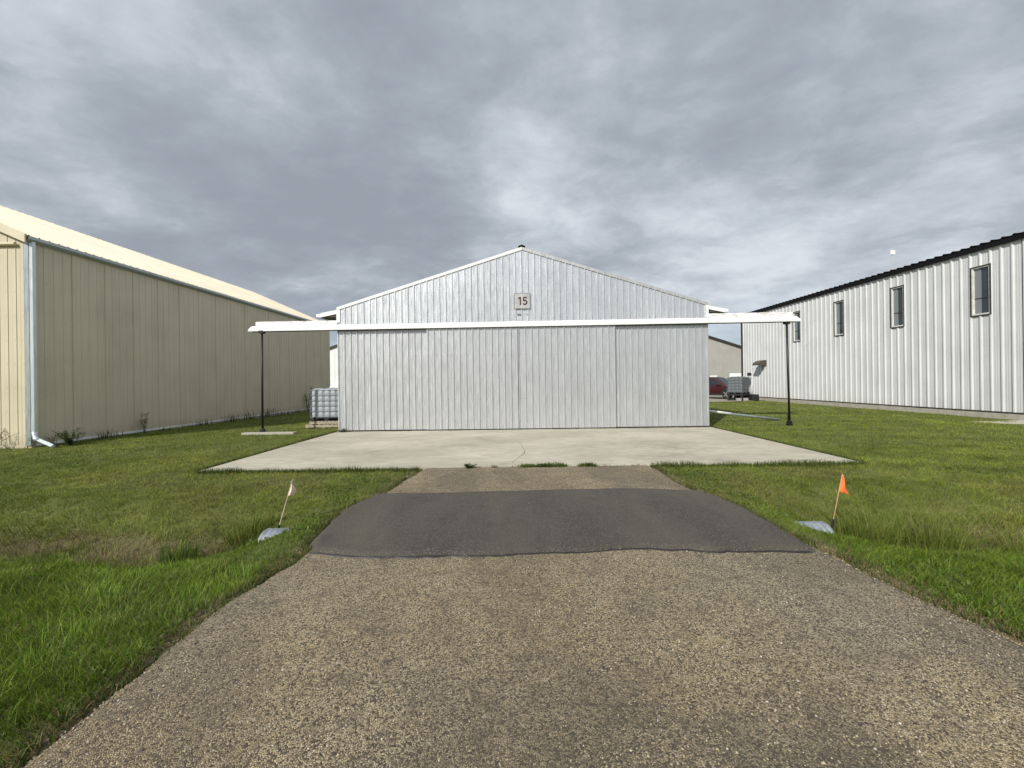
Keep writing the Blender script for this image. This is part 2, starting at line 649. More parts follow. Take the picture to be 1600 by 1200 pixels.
def m_soil():
    t = NT('soil_and_thatch')
    a = t.noise(1.3, 6, 0.65)
    b = t.noise(38.0, 5, 0.7)
    f = t.math('ADD', t.math('MULTIPLY', a, 0.45), t.math('MULTIPLY', b, 0.55))
    c = t.ramp(f, [(0.34, (0.035, 0.042, 0.008)), (0.47, (0.085, 0.10, 0.018)), (0.58, (0.14, 0.15, 0.036)), (0.7, (0.13, 0.115, 0.06))])
    sp = t.n('ShaderNodeSeparateXYZ')
    t.l(t.pos, sp.inputs[0])
    # bare thatch in the ditch bottom and dirt along the verge
    dz = t.ramp(t.math('MULTIPLY', sp.outputs[2], -1.0), [(0.22, (0, 0, 0)), (0.36, (0.9, 0.9, 0.9))])
    c = t.mix(dz, c, t.ramp(b, [(0.3, (0.05, 0.038, 0.02)), (0.7, (0.16, 0.125, 0.065))]))
    at = t.n('ShaderNodeAttribute', attribute_name='tint')
    c = t.mix(t.math('MULTIPLY', at.outputs['Fac'], 0.9), c, t.ramp(b, [(0.3, (0.075, 0.052, 0.03)), (0.7, (0.23, 0.17, 0.10))]))
    t.set(color=c, rough=0.95)
    t.bump(f, 0.8, 0.03)
    return t.m


M['soil'] = m_soil()
M['gravel_lane'] = plain('gravel_lane', (0.30, 0.275, 0.22), 0.95)


def m_leaf(name, trans=0.35):
    t = NT(name)
    a = t.n('ShaderNodeAttribute', attribute_name='tint')
    t.set(color=a.outputs['Color'], rough=0.55, spec=0.3)
    tr = t.n('ShaderNodeBsdfTranslucent')
    t.l(a.outputs['Color'], tr.inputs['Color'])
    mx = t.n('ShaderNodeMixShader')
    mx.inputs[0].default_value = trans
    out = t.t.nodes['Material Output']
    t.l(t.p.outputs[0], mx.inputs[1])
    t.l(tr.outputs[0], mx.inputs[2])
    t.l(mx.outputs[0], out.inputs['Surface'])
    return t.m


M['grass'] = m_leaf('grass_blades', 0.3)
M['leaf'] = m_leaf('weed_leaves', 0.3)

# ------------------------------------------------------------------ ground
DRIVE_L = [(-9, -9.0), (-4, -4.6), (-1.5, -2.9), (0.5, -2.30), (1.6, -2.19), (2.4, -2.22), (3.0, -2.18), (3.5, -2.10), (5.6, -2.0), (6.6, -1.88), (7.25, -1.80)]
DRIVE_R = [(-9, 10.0), (-4, 5.6), (-1.5, 3.9), (0.5, 3.3), (2.3, 3.06), (3.0, 2.98), (3.5, 2.92), (4.2, 2.75), (5.5, 2.64), (6.9, 2.56), (7.25, 2.54)]


def edge_l(y):
    y = np.asarray(y, float)
    return np.interp(y, *zip(*DRIVE_L)) + 0.13 * (vnoise(y, y * 0 + 3.3, 1.7, 3) - 0.5) + 0.05 * (vnoise(y, y * 0 + 8.1, 9.0, 2) - 0.5)


def edge_r(y):
    y = np.asarray(y, float)
    return np.interp(y, *zip(*DRIVE_R)) + 0.13 * (vnoise(y, y * 0 + 21.3, 1.7, 3) - 0.5) + 0.05 * (vnoise(y, y * 0 + 31.1, 9.0, 2) - 0.5)


def patch_l(y):
    return np.interp(y, [3.5, 3.62, 3.72, 3.86, 4.3, 4.8, 5.2, 5.6], [-2.0, -2.05, -1.97, -2.12, -2.18, -2.22, -2.14, -1.98])


def patch_r(y):
    return np.interp(y, [3.4, 3.9, 4.6, 5.1, 5.35, 5.6], [2.76, 2.84, 2.84, 2.78, 2.68, 2.5])


def gz(x, y):
    x = np.asarray(x, float)
    y = np.asarray(y, float)
    z = -0.035 + 0.05 * (vnoise(x, y, 0.35, 3) - 0.5)
    z = z + 0.09 * sstep((x - 7.5) / 3.0) * sstep((y - 9) / 4)
    z = z - 0.10 * sstep((y - 13) / 12) * sstep((-x - 6) / 4)
    m = sstep((np.abs(x - 0.42) - np.where(x > 0, 2.55, 2.85)) / 1.25)
    yc = 4.4 + 0.12 * np.sin(x * 0.7)
    d = np.exp(-((y - yc) / 0.68) ** 2) * (0.36 + 0.10 * (vnoise(x, y, 1.1, 3) - 0.5))
    z = z - d * m
    inside = sstep((x - np.interp(y, *zip(*DRIVE_L)) + 0.05) / 0.18) * sstep((np.interp(y, *zip(*DRIVE_R)) + 0.05 - x) / 0.18) * (y < 7.25)
    z = z - 0.045 * inside
    fl = ((x > -5.95) & (x < 6.5) & (y > 7.2) & (y < 13))
    z = np.where(fl, -0.08, z)
    return z


def axis(lo, hi, fine, mid, far):
    a = list(np.arange(lo, hi, fine))
    x = hi
    s = mid
    while x < far:
        a.append(x)
        x += s
        if x > hi + 28:
            s *= 1.35
    a.append(far)
    return a


xr = axis(0, 10, 0.10, 0.5, 900)
xs = np.array([-v for v in reversed(xr[1:])] + xr)
yr = axis(-1, 9.5, 0.10, 0.5, 900)
ys = np.array([-900, -300, -100, -40, -20, -12, -8, -5, -3, -2] + yr)
GX, GY = np.meshgrid(xs, ys)
GZ = gz(GX, GY)
nx, ny = len(xs), len(ys)
idx = np.arange(nx * ny).reshape(ny, nx)
quads = np.stack([idx[:-1, :-1], idx[:-1, 1:], idx[1:, 1:], idx[1:, :-1]], -1).reshape(-1, 4)
dv = np.minimum(np.abs(GX - edge_l(GY)), np.abs(GX - edge_r(GY)))
dirt = sstep((0.28 - dv) / 0.24) * (GY < 7.2) * (GY > -9)
tint = np.stack([dirt, dirt, dirt, np.ones_like(dirt)], -1).reshape(-1, 4)
g = np_mesh('ground', np.stack([GX, GY, GZ], -1).reshape(-1, 3), quads.ravel(), np.full(len(quads), 4), M['soil'], tint)
g['kind'] = 'structure'
g.data.polygons.foreach_set('use_smooth', [True] * len(g.data.polygons))


def sheet(name, rows, mat, kind='structure', parent=None):
    """rows: list of equal-length lists of points"""
    mb = MB()
    n = len(rows[0])
    for r in rows:
        mb.v += [tuple(p) for p in r]
    for a in range(len(rows) - 1):
        for b in range(n - 1):
            k = a * n + b
            mb.f.append((k, k + 1, k + n + 1, k + n))
    o = mb.build(name, mat, parent, smooth=True)
    if kind and parent is None:
        o['kind'] = kind
    return o


# chip-sealed driveway, ragged edges sinking into the verge
rows = []
for y in np.concatenate([np.arange(-9, 0, 0.3), np.arange(0, 7.18, 0.06), [7.18]]):
    a, b = float(edge_l(y)), float(edge_r(y))
    us = [0, 0.012, 0.03] + list(np.linspace(0.06, 0.94, 22)) + [0.97, 0.988, 1]
    r = []
    for u in us:
        x = a + (b - a) * u
        e = min(u, 1 - u) * (b - a)
        z = -0.085 + 0.088 * min(1, (e / 0.13)) ** 0.6 + 0.014 * (float(vnoise(x, y, 0.9, 2)) - 0.5)
        r.append((x, y, z))
    rows.append(r)
sheet('driveway', rows, M['chip'])

# dark asphalt patch over the culvert
rows = []
vs = [0, 0.006, 0.02] + list(np.linspace(0.05, 0.95, 20)) + [0.98, 0.994, 1]
us = [0, 0.003, 0.009] + list(np.linspace(0.02, 0.98, 160)) + [0.991, 0.997, 1]
for v in vs:
    r = []
    for u in us:
        x0 = -2.12 + 4.97 * u
        yf = 3.55 + 0.05 * sin(x0 * 1.7) + 0.10 * (float(vnoise(x0, 5.0, 1.6, 3)) - 0.5) + 0.05 * (float(vnoise(x0, 15.0, 7.0, 4)) - 0.5) - 0.06 * max(0, x0 - 2.2)
        yb = 5.55 + 0.05 * sin(x0 * 0.9 + 0.3) + 0.07 * (float(vnoise(x0, 9.0, 1.8, 3)) - 0.5) - 0.12 * max(0, x0 - 2.1)
        y = yf + (yb - yf) * v
        a = float(patch_l(y)) + 0.04 * (float(vnoise(y, 2.0, 6, 2)) - 0.5)
        b = float(patch_r(y)) + 0.04 * (float(vnoise(y, 7.0, 6, 2)) - 0.5)
        x = a + (b - a) * u
        ev = min(v, 1 - v) * 2.0
        eu = min(u, 1 - u) * 4.95
        z = 0.004 + 0.030 * min(1, ev / 0.05) * min(1, eu / 0.06) + 0.010 * (float(vnoise(x, y, 1.1, 2)) - 0.5)
        z -= 0.10 * max(0.0, 1 - eu / 0.06) + 0.035 * max(0.0, 1 - ev / 0.03)
        r.append((x, y, z))
    rows.append(r)
o = sheet('asphalt_patch', rows, M['asphalt'])
M['tar'] = plain('dark_edge_strip', (0.014, 0.013, 0.012), 0.55)
for (row, sg_) in ((rows[0], -1), (rows[-1], 1)):
    rr = []
    for (x, y, z) in row[3:-3]:
        w_ = 0.002 + 0.050 * max(0.0, float(vnoise(x, y + 3, 4.0, 4)) - 0.30) + 0.02 * max(0.0, float(vnoise(x, y + 9, 22.0, 2)) - 0.5)
        rr.append([(x, y + sg_ * w_, -0.004), (x, y + sg_ * w_ * 0.6, 0.013), (x, y - sg_ * 0.004, 0.016)])
    sheet('dark_edge', rr, M['tar'], parent=o)  # thin near-black strip along the front and back edges of the patch

# concrete apron: two pours with an irregular crack between them
apron = bpy.data.objects.new('concrete_apron', None)
COL.objects.link(apron)
apron['kind'] = 'structure'
CX = [(7.2, 0.02), (7.6, -0.06), (8.0, 0.02), (8.5, 0.16), (8.9, 0.22), (9.4, 0.14), (10.0, 0.10), (10.6, -0.02), (11.3, -0.16), (11.9, -0.34), (12.6, -0.45), (13.4, -0.5)]
ysl = np.arange(7.2, 13.41, 0.1)
crk = np.interp(ysl, *zip(*CX)) + 0.10 * (vnoise(ysl, ysl * 0 + 4.4, 3.5, 3) - 0.5)
for side in (-1, 1):
    mb = MB()
    n = 26
    for j, y in enumerate(ysl):
        gap = 0.004 + 0.012 * max(0.0, float(vnoise(y, 1.0, 2.5, 2)) - 0.45)
        a = (-5.95 if side < 0 else float(crk[j]) + gap)
        b = (float(crk[j]) - gap if side < 0 else 6.49)
        yy = 7.2 + (y - 7.2)
        for k in range(n + 1):
            x = a + (b - a) * k / n
            yo = yy + (0.03 * (float(vnoise(x, 6.0, 1.3, 3)) - 0.5) - 0.008 * (x - 0.2) * 0.2 if j == 0 else 0)
            mb.v.append((x, yo, 0.0 + 0.006 * (float(vnoise(x, y, 0.8, 2)) - 0.5)))
    for j in range(len(ysl) - 1):
        for k in range(n):
            q = j * (n + 1) + k
            mb.f.append((q, q + 1, q + n + 2, q + n + 1))
    # rim
    rim = [k for k in range(n + 1)] + [j * (n + 1) + n for j in range(1, len(ysl))] + [(len(ysl) - 1) * (n + 1) + k for k in range(n - 1, -1, -1)] + [j * (n + 1) for j in range(len(ysl) - 2, 0, -1)]
    base = len(mb.v)
    for r_ in rim:
        x, y, z = mb.v[r_]
        mb.v.append((x, y, -0.14))
    for k in range(len(rim)):
        m2 = (k + 1) % len(rim)
        mb.f.append((rim[m2], rim[k], base + k, base + m2))
    mb.build('concrete_panel', M['concrete'], apron)

# pad before the right building, gravel lane behind
mb = MB()
mb.prism([(15.1, 12.75), (15.5, 12.35), (16.6, 11.8), (19, 11.3), (26, 11.0), (26, 12.9), (17.0, 12.9)], 0.0, 0.075, 'z')
o = mb.build('concrete_pad', M['concrete'])
o['kind'] = 'structure'
mb = MB()
mb.grid(lambda u, v: (6 + 60 * u, 25.8 + 0.5 * sin(u * 40) * (1 - v) + 26 * v, 0.085 + 0.02 * v), 60, 8)
o = mb.build('gravel_lane', M['gravel_lane'])
o['kind'] = 'structure'


# ------------------------------------------------------------------ ribbed sheet metal
AG = [(0.0, 0.0), (0.014, 0.036), (0.034, 0.036), (0.050, 0.0), (0.088, 0.0), (0.093, 0.007), (0.103, 0.007), (0.108, 0.0), (0.148, 0.0), (0.153, 0.007), (0.163, 0.007), (0.168, 0.0)]
LOW = [(0.0, 0.0), (0.008, 0.012), (0.022, 0.012), (0.030, 0.0), (0.125, 0.0), (0.129, 0.002), (0.137, 0.002), (0.141, 0.0)]
LOWS = [(o_ + 0.2286 * k, w_ * (1.9 if k == 0 else 1.0)) for k in range(4) for (o_, w_) in LOW]
RP = [(0.0, 0.0), (0.030, 0.042), (0.068, 0.042), (0.098, 0.0), (0.168, 0.0), (0.176, 0.004), (0.190, 0.004), (0.198, 0.0), (0.232, 0.0), (0.240, 0.004), (0.254, 0.004), (0.262, 0.0)]


def ribbed(u0, u1, bot, top, pitch, prof, phase=0.0, holes=(), lift=0.0, extra=()):
    """ribbed sheet in (u, w, z); bot/top are numbers or functions of u"""
    fb = bot if callable(bot) else (lambda u: bot)
    ft = top if callable(top) else (lambda u: top)
    pts = []
    k0 = int(math.floor((u0 - phase) / pitch)) - 1
    k1 = int(math.ceil((u1 - phase) / pitch)) + 1
    for k in range(k0, k1):
        for (o_, w) in prof:
            pts.append((phase + k * pitch + o_, w))
    pts.append((phase + k1 * pitch, 0.0))
    px, pw = zip(*pts)
    cuts = [u0, u1] + [c for h in holes for c in h[:2]] + list(extra)
    us = sorted(set([p for p in px if u0 < p < u1] + [c for c in cuts if u0 <= c <= u1]))
    mb = MB()
    for a, b in zip(us[:-1], us[1:]):
        if b - a < 1e-6:
            continue
        wa = float(np.interp(a, px, pw)) + lift
        wb = float(np.interp(b, px, pw)) + lift
        mid = (a + b) / 2
        segs = [(fb, ft)]
        for h in holes:
            if h[0] < mid < h[1]:
                segs = [(fb, lambda u, h=h: h[2]), (lambda u, h=h: h[3], ft)]
        for (s0, s1) in segs:
            mb.quad((a, wa, s0(a)), (b, wb, s0(b)), (b, wb, s1(b)), (a, wa, s1(a)))
    return mb


def sheets(parent, mat, u0, u1, sw, bot, top, pitch, prof, mapper, holes=(), extra=(), name='metal_sheet', flat=False):
    """cover u0..u1 with separate sheets of width sw; alike ones share mesh data"""
    k = 0
    u = u0
    cache = {}
    while u < u1 - 0.02:
        v = min(u + sw, u1)
        hs = [h for h in holes if h[1] > u and h[0] < v]
        plainm = not callable(bot) and not callable(top) and not hs and abs(v - u - sw) < 1e-6
        lift = 0.0025 * (k % 2)
        if plainm and (k % 2) in cache:
            link_mesh(name, cache[k % 2], parent, mapper.loc(u))
        elif plainm:
            mb = ribbed(0, sw, bot, top, pitch, prof, 0.0, (), lift).xf(mapper.dirs)
            me = mb.mesh(name, mat)
            cache[k % 2] = me
            link_mesh(name, me, parent, mapper.loc(u))
        else:
            mb = ribbed(u, v, bot, top, pitch, prof, u0, hs, lift, [e for e in extra if u < e < v])
            mb.xf(lambda a, b, c: Vector(mapper.dirs(a, b, c)) + Vector(mapper.loc(0)))
            mb.build(name, mat, parent)
        u = v
        k += 1


class Map:
    """wall mapper: u runs along du, w along dw, from origin o"""

    def __init__(self, o, du, dw, dz=(0, 0, 1)):
        self.o, self.du, self.dw, self.dz = Vector(o), Vector(du), Vector(dw), Vector(dz)

    def dirs(self, u, w, z):
        return self.du * u + self.dw * w + self.dz * z

    def loc(self, u):
        return self.o + self.du * u

    def __call__(self, u, w, z):
        return self.o + self.dirs(u, w, z)


def screws(parent, mat, mp, us, zs, w=0.012, r=0.011, topf=None):
    mb = MB()
    for z in zs:
        for u in us:
            if topf and z > topf(u) - 0.05:
                continue
            uu = u + random.uniform(-0.006, 0.006)
            z2 = z + random.uniform(-0.012, 0.012)
            ring = [mp(uu + r * cos(t * pi / 3), w, z2 + r * sin(t * pi / 3)) for t in range(6)]
            mb.quad(*ring)
            ctr = mp(uu, w + 0.006, z2)
            for t in range(6):
                mb.quad(ring[t], ring[(t + 1) % 6], ctr)
    o = mb.build('screw_heads', mat, parent)
    o['kind'] = 'stuff'
    return o


M['screw'] = plain('screw_steel', (0.16, 0.16, 0.165), 0.5, 0.4)

# ------------------------------------------------------------------ the hangar
HW = 6.21
hangar = thing('hangar', 'galvanized steel hangar with sliding doors and low gable, numbered 15, behind the concrete apron', 'hangar', (0.275, 12.9, 0))
EZ, AZH, DEP = 4.10, 6.04, 14.0
SL = (AZH - EZ) / HW


def rake(u):
    return AZH - SL * abs(u)


mb = MB()
mb.prism([(-HW + 0.03, 3.45), (HW - 0.03, 3.45), (HW - 0.03, EZ - 0.03), (0, AZH - 0.04), (-HW + 0.03, EZ - 0.03)], 0.02, 0.10, 'y')
gw = mb.build('gable_wall', M['hangar_metal'], hangar)
front = Map((0, 0, 0), (1, 0, 0), (0, -1, 0))
PITCH = 0.2125
sheets(gw, M['hangar_metal'], -HW, HW, 4 * PITCH, 3.56, rake, PITCH, AG, front, extra=(0.0,))
screws(gw, M['screw'], front, [-HW + 0.06 + PITCH * k for k in range(58)], [3.72, 4.62, 5.22, 5.72], 0.003, 0.010, rake)
# body behind the doors and the side and rear walls
mb = MB()
mb.box(-HW + 0.05, HW - 0.05, 0.16, 0.20, 0.02, 3.5)
mb.build('door_opening', M['dark_void'], hangar)
for s in (-1, 1):
    mb = MB()
    mb.box(min(s * HW, s * (HW - 0.08)), max(s * HW, s * (HW - 0.08)), 0.12, DEP, 0.0, EZ - 0.05)
    sw_ = mb.build('side_wall', M['hangar_metal'], hangar)
    mp = Map((s * (HW + 0.002), 0.0, 0), (0, 1, 0), (s, 0, 0))
    sheets(sw_, M['hangar_metal'], 0.12, DEP - 0.08, 4 * PITCH, 0.03, EZ - 0.06, PITCH, AG, mp)
    mb = MB()
    x0, x1 = (s * HW - 0.055 * (s < 0) * 0, s * HW)
    mb.box(min(s * (HW - 0.09), s * (HW + 0.028)), max(s * (HW - 0.09), s * (HW + 0.028)), -0.034, 0.11, 3.66, EZ - 0.02)
    mb.build('corner_trim', M['hangar_trim'], hangar)
    mb = MB()
    mb.box(min(s * (HW - 0.02), s * (HW + 0.028)), max(s * (HW - 0.02), s * (HW + 0.028)), 0.01, 0.118, 0.02, 3.44)
    mb.build('corner_post', M['hangar_trim'], hangar)
mb = MB()
mb.prism([(-HW, 0), (HW, 0), (HW, EZ - 0.03), (0, AZH - 0.04), (-HW, EZ - 0.03)], DEP, DEP + 0.08, 'y')
mb.build('rear_wall', M['hangar_metal'], hangar)
# four sliding doors, the middle pair on the outer track
dx = [-HW + 0.01, -2.92 - 0.275, 0.11 - 0.275, 3.33 - 0.275, HW - 0.01]
for i in range(4):
    w = 0.135 if i in (1, 2) else 0.065
    z0 = 0.035
    z1 = 3.455 if i in (1, 2) else 3.43
    a, b = dx[i] + 0.004, dx[i + 1] - 0.004
    if i == 0:
        b += 0.10
    if i == 3:
        a -= 0.10
    mb = MB()
    mb.box(a, b, -w + 0.004, -w + 0.045, z0, z1)
    d = mb.build('sliding_door', M['hangar_door'], hangar)
    mp = Map((0, -w, 0), (1, 0, 0), (0, -1, 0))
    sheets(d, M['hangar_door'], a, b, 4 * PITCH, z0, z1, PITCH, AG, mp)
    screws(d, M['screw'], mp, [a + 0.06 + PITCH * k for k in range(int((b - a) / PITCH))], [0.30, 1.02, 1.75, 2.50, 3.2], 0.003, 0.010)
    for xx in ((a,) if i == 1 else (b,) if i == 2 else ()):
        mb = MB()
        s = 1 if xx == b else -1
        mb.box(min(xx - s * 0.035, xx + s * 0.003), max(xx - s * 0.035, xx + s * 0.003), -w - 0.024, -w + 0.05, z0, z1 - 0.002)
        mb.build('door_edge_trim', M['hangar_door'], d)
# black strip painting the shadow gap below the door bottoms
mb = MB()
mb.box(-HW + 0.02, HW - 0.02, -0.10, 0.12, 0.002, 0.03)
mb.build('painted_shadow_gap', M['black_trim'], hangar)
# track hood and header along the whole length, sagging a little to the left
XL, XR = -8.80 - 0.275, 9.46 - 0.275


def tilt(x, y, z):
    return (x, y, z + 0.0055 * x)


mb = MB()
mb.prism([(0.003, 3.61), (-0.04, 3.61), (-0.225, 3.475), (-0.225, 3.415), (-0.21, 3.415), (-0.21, 3.465), (-0.03, 3.59), (0.003, 3.59)], XL, XR, 'x')
mb.xf(tilt).build('track_hood', M['hangar_trim'], hangar)
mb = MB()
mb.box(XL + 0.12, dx[1], -0.205, -0.12, 3.395, 3.46)
mb.box(dx[3], XR - 0.12, -0.205, -0.12, 3.395, 3.46)
mb.box(dx[1], dx[3], -0.205, -0.165, 3.405, 3.46)
mb.xf(tilt).build('door_track', M['black_trim'], hangar)  # track blackened so its colour holds the shade beneath the hood
for (a, b) in ((XL + 0.10, -HW - 0.032), (HW + 0.032, XR - 0.10)):
    mb = MB()
    mb.box(a, b, 0.004, 0.09, 3.43, 3.765)
    mb.xf(tilt).build('header_board', M['peel'], hangar, bevel=0.004)
    mb = MB()
    mb.box(a + 0.03, b, -0.20, 0.003, 3.461, 3.475)
    mb.xf(tilt).build('hood_soffit', M['dark_void'], hangar)  # near-black colour stands for the shade inside the overhanging hood
# roof: two slopes of ribbed sheets with side overhang set back behind the gable trim
OV = 0.70
for s in (-1, 1):
    dn = Vector((s, 0, -SL)).normalized()
    nrm = Vector((s * SL, 0, 1)).normalized()
    ln = (HW + 0.02) * math.sqrt(1 + SL * SL)
    mb = MB()
    a0 = Vector((0, 0, AZH + 0.045))
    p = [a0 + Vector((0, 0.16, 0)), a0 + dn * ln + Vector((0, 0.16, 0)), a0 + dn * ln + Vector((0, DEP + 0.3, 0)), a0 + Vector((0, DEP + 0.3, 0))]
    q = [v - nrm * 0.03 for v in p]
    mb.hexa([tuple(v) for v in q] + [tuple(v) for v in p])
    rf = mb.build('roof', M['galv_roof'], hangar)
    mp = Map(a0 + nrm * 0.003, (0, 1, 0), nrm, dn)
    sheets(rf, M['galv_roof'], 0.14, DEP + 0.3, 4 * PITCH, 0.0, ln + 0.02, PITCH, AG, mp, name='roof_sheet')
    # rake trim over the gable
    mb = MB()
    e = s * (HW + 0.02)
    zt = lambda x: AZH - SL * abs(x)
    mb.hexa([(0, -0.035, zt(0) - 0.03), (e, -0.035, zt(e) - 0.03), (e, 0.155, zt(e) - 0.03), (0, 0.155, zt(0) - 0.03),
             (0, -0.035, zt(0) + 0.068), (e, -0.035, zt(e) + 0.068), (e, 0.155, zt(e) + 0.068), (0, 0.155, zt(0) + 0.068)])
    mb.build('rake_trim', M['hangar_trim'] if s < 0 else M['galv_roof'], hangar)
    # eave overhang: white fascia, dark soffit, gutter
    x0, x1 = s * (HW + 0.03), s * (HW + OV)
    mb = MB()
    f = lambda x: AZH + 0.02 - SL * HW - 0.20 * (abs(x) - HW)
    mb.hexa([(s * HW, 0.19, f(s * HW) + 0.01), (x1, 0.19, f(x1) + 0.01), (x1, DEP + 0.3, f(x1) + 0.01), (s * HW, DEP + 0.3, f(s * HW) + 0.01),
             (s * HW, 0.19, f(s * HW) + 0.03), (x1, 0.19, f(x1) + 0.03), (x1, DEP + 0.3, f(x1) + 0.03), (s * HW, DEP + 0.3, f(s * HW) + 0.03)])
    mb.build('eave_overhang', M['galv_roof'], hangar)
    mb = MB()
    mb.hexa([(x0, 0.17, f(x0) - 0.12), (x1, 0.17, f(x1) - 0.12), (x1, 0.20, f(x1) - 0.12), (x0, 0.20, f(x0) - 0.12),
             (x0, 0.17, f(x0) + 0.008), (x1, 0.17, f(x1) + 0.008), (x1, 0.20, f(x1) + 0.008), (x0, 0.20, f(x0) + 0.008)])
    mb.build('fascia', M['hangar_trim'], hangar)
    mb = MB()
    mb.quad((x0, 0.21, f(x1) - 0.10), (x1, 0.21, f(x1) - 0.10), (x1, DEP, f(x1) - 0.10), (x0, DEP, f(x1) - 0.10))
    mb.quad((x0, 0.21, f(x1) - 0.10), (x1, 0.21, f(x1) - 0.10), (x0, 0.21, f(x0) - 0.01))
    mb.build('soffit', M['soffit'], hangar)
    mb = MB()
    xa, xb = sorted((x1 + s * 0.012, x1 + s * 0.12))
    mb.box(xa, xb, 0.20, DEP, f(x1) - 0.10, f(x1) + 0.005)
    mb.build('gutter', M['hangar_trim'], hangar)
# ridge cap
mb = MB()
mb.prism([(-0.12, AZH + 0.075), (0, AZH + 0.115), (0.12, AZH + 0.075), (0.12, AZH + 0.095), (0, AZH + 0.145), (-0.12, AZH + 0.095)], -0.04, DEP + 0.3, 'y')
mb.build('ridge_cap', M['black_trim'], hangar)


# the posts under the two ends of the track
def post(x, y, z0, z1, lean, label):
    t = thing('support_post', label, 'post', (x, y, z0), group='posts under the door track')
    mb = MB()
    mb.tube([(0, 0, 0), (lean, 0, z1 - z0)], 0.033, 10)
    mb.build('pole', M['black_paint'], t, smooth=True)
    mb = MB()
    mb.box(-0.075, 0.075, -0.075, 0.075, -0.06, 0.02)
    mb.box(-0.058, 0.058, -0.058, 0.058, 0.02, 0.12)
    mb.build('base', M['black_paint'], t, bevel=0.006)
    mb = MB()
    h = z1 - z0
    mb.box(lean - 0.075, lean + 0.075, -0.075, 0.075, h - 0.12, h - 0.03)
    mb.build('top_bracket', M['black_paint'], t, bevel=0.006)


post(-8.40, 12.74, 0.02, 3.42, 0.02, 'slim black steel post under the left end of the door track')
post(9.08, 12.74, 0.06, 3.50, -0.05, 'slim black steel post under the right end of the door track')
mb = MB()
mb.box(-8.95, -7.25, 12.50, 12.72, -0.08, 0.035)
o = mb.build('concrete_strip', M['foundation'], bevel=0.01)
o['kind'] = 'structure'


def text_mesh(body, size, offset=0.0, extrude=0.004):
    cu = bpy.data.curves.new('txt', 'FONT')
    cu.body = body
    cu.size = size
    cu.offset = offset
    cu.extrude = extrude
    cu.align_x = 'CENTER'
    cu.align_y = 'CENTER'
    ob = bpy.data.objects.new('txt', cu)
    COL.objects.link(ob)
    bpy.context.view_layer.update()
    me = bpy.data.meshes.new_from_object(ob.evaluated_get(bpy.context.evaluated_depsgraph_get()))
    bpy.data.objects.remove(ob)
    return me


# number sign
sg = thing('number_sign', 'square grey sign with maroon 15 on the gable above the doors', 'sign', (0.27, 12.9 - 0.03, 4.29))
mb = MB()
mb.box(-0.275, 0.275, -0.020, 0.0, -0.27, 0.27)
mb.build('backing_plate', M['sign_edge'], sg, bevel=0.012)
mb = MB()
mb.box(-0.250, 0.250, -0.024, -0.0205, -0.245, 0.245)
mb.build('sign_face', M['sign_grey'], sg)
mb = MB()
mb.prism([(-0.042, -0.135), (-0.042, 0.135), (-0.085, 0.135), (-0.150, 0.090), (-0.135, 0.058), (-0.088, 0.085), (-0.088, -0.135)], -0.0285, -0.0242, 'y')
mb.build('numeral', M['maroon'], sg)
st = [(0.150, 0.112), (0.052, 0.112), (0.044, 0.022)] + [(0.084 + 0.066 * cos(a), -0.048 + 0.066 * sin(a)) for a in np.linspace(2.25, -2.45, 15)]
mb = MB()
for k, (a, b) in enumerate(zip(st[:-1], st[1:])):
    d = (Vector(b) - Vector(a)).normalized()
    q = Vector((-d.y, d.x)) * 0.0225
    A = Vector(a) - d * (0.018 if 0 < k < 3 else 0.004)
    B = Vector(b) + d * 0.006
    z_ = -0.0242 - 0.0003 * (k % 3)
    mb.prism([tuple(A - q), tuple(B - q), tuple(B + q), tuple(A + q)], z_ - 0.004, z_, 'y')
mb.build('numeral', M['maroon'], sg)
lm = thing('door_lettering', 'tiny faded dark letters on the gable below the number sign', 'lettering', (0.27, 12.9 - 0.008, 3.835))
for body, x, s in (('BGR', -0.09, 0.085), ('Y', 0.155, 0.075)):
    me = text_mesh(body, s, 0.002)
    me.materials.append(M['grey_mark'])
    link_mesh('letter', me, lm, (x, -0.006 if body == 'BGR' else -0.004, 0), (radians(90), 0, 0))

# ------------------------------------------------------------------ left cream building
LB = thing('cream_building', 'long cream metal-clad shed with cream roof and grey gutter at the left', 'building', (-13.2, 10.45, 0))
LZ, LD, LW, LP = 5.72, 16.9, 5.6, 0.45
P9 = 0.2286
mb = MB()
mb.box(-0.10, -0.01, 0.02, LD, -0.15, LZ - 0.02)
lw = mb.build('side_wall', M['cream'], LB)
mp = Map((-0.008, 0, 0), (0, 1, 0), (1, 0, 0))
sheets(lw, M['cream'], 0.10, LD, 4 * P9, 0.06, LZ - 0.04, 4 * P9, LOWS, mp)
screws(lw, M['screw'], mp, [0.16 + P9 * k for k in range(72)], [0.3, 1.35, 2.4, 3.45, 4.5], 0.001, 0.009)
mb = MB()
mb.box(-2 * LW, -0.11, 0.0, 0.09, -0.1, LZ - 0.03)
fw = mb.build('front_wall', M['cream'], LB)
mp = Map((0, -0.002, 0), (-1, 0, 0), (0, -1, 0))
sheets(fw, M['cream'], 0.10, 2 * LW - 0.1, 4 * P9, 0.06, lambda u: LZ - 0.03 + LP * (LW - abs(u - LW)), 4 * P9, LOWS, mp, extra=(LW,))
screws(fw, M['screw'], mp, [0.16 + P9 * k for k in range(47)], [0.3, 0.95, 1.6, 2.25, 2.9, 3.55, 4.2, 4.85], 0.001, 0.009)
mb = MB()
mb.prism([(-2 * LW, LZ - 0.03), (-0.11, LZ - 0.03), (-LW, LZ - 0.06 + LP * LW)], 0.0, 0.09, 'y')
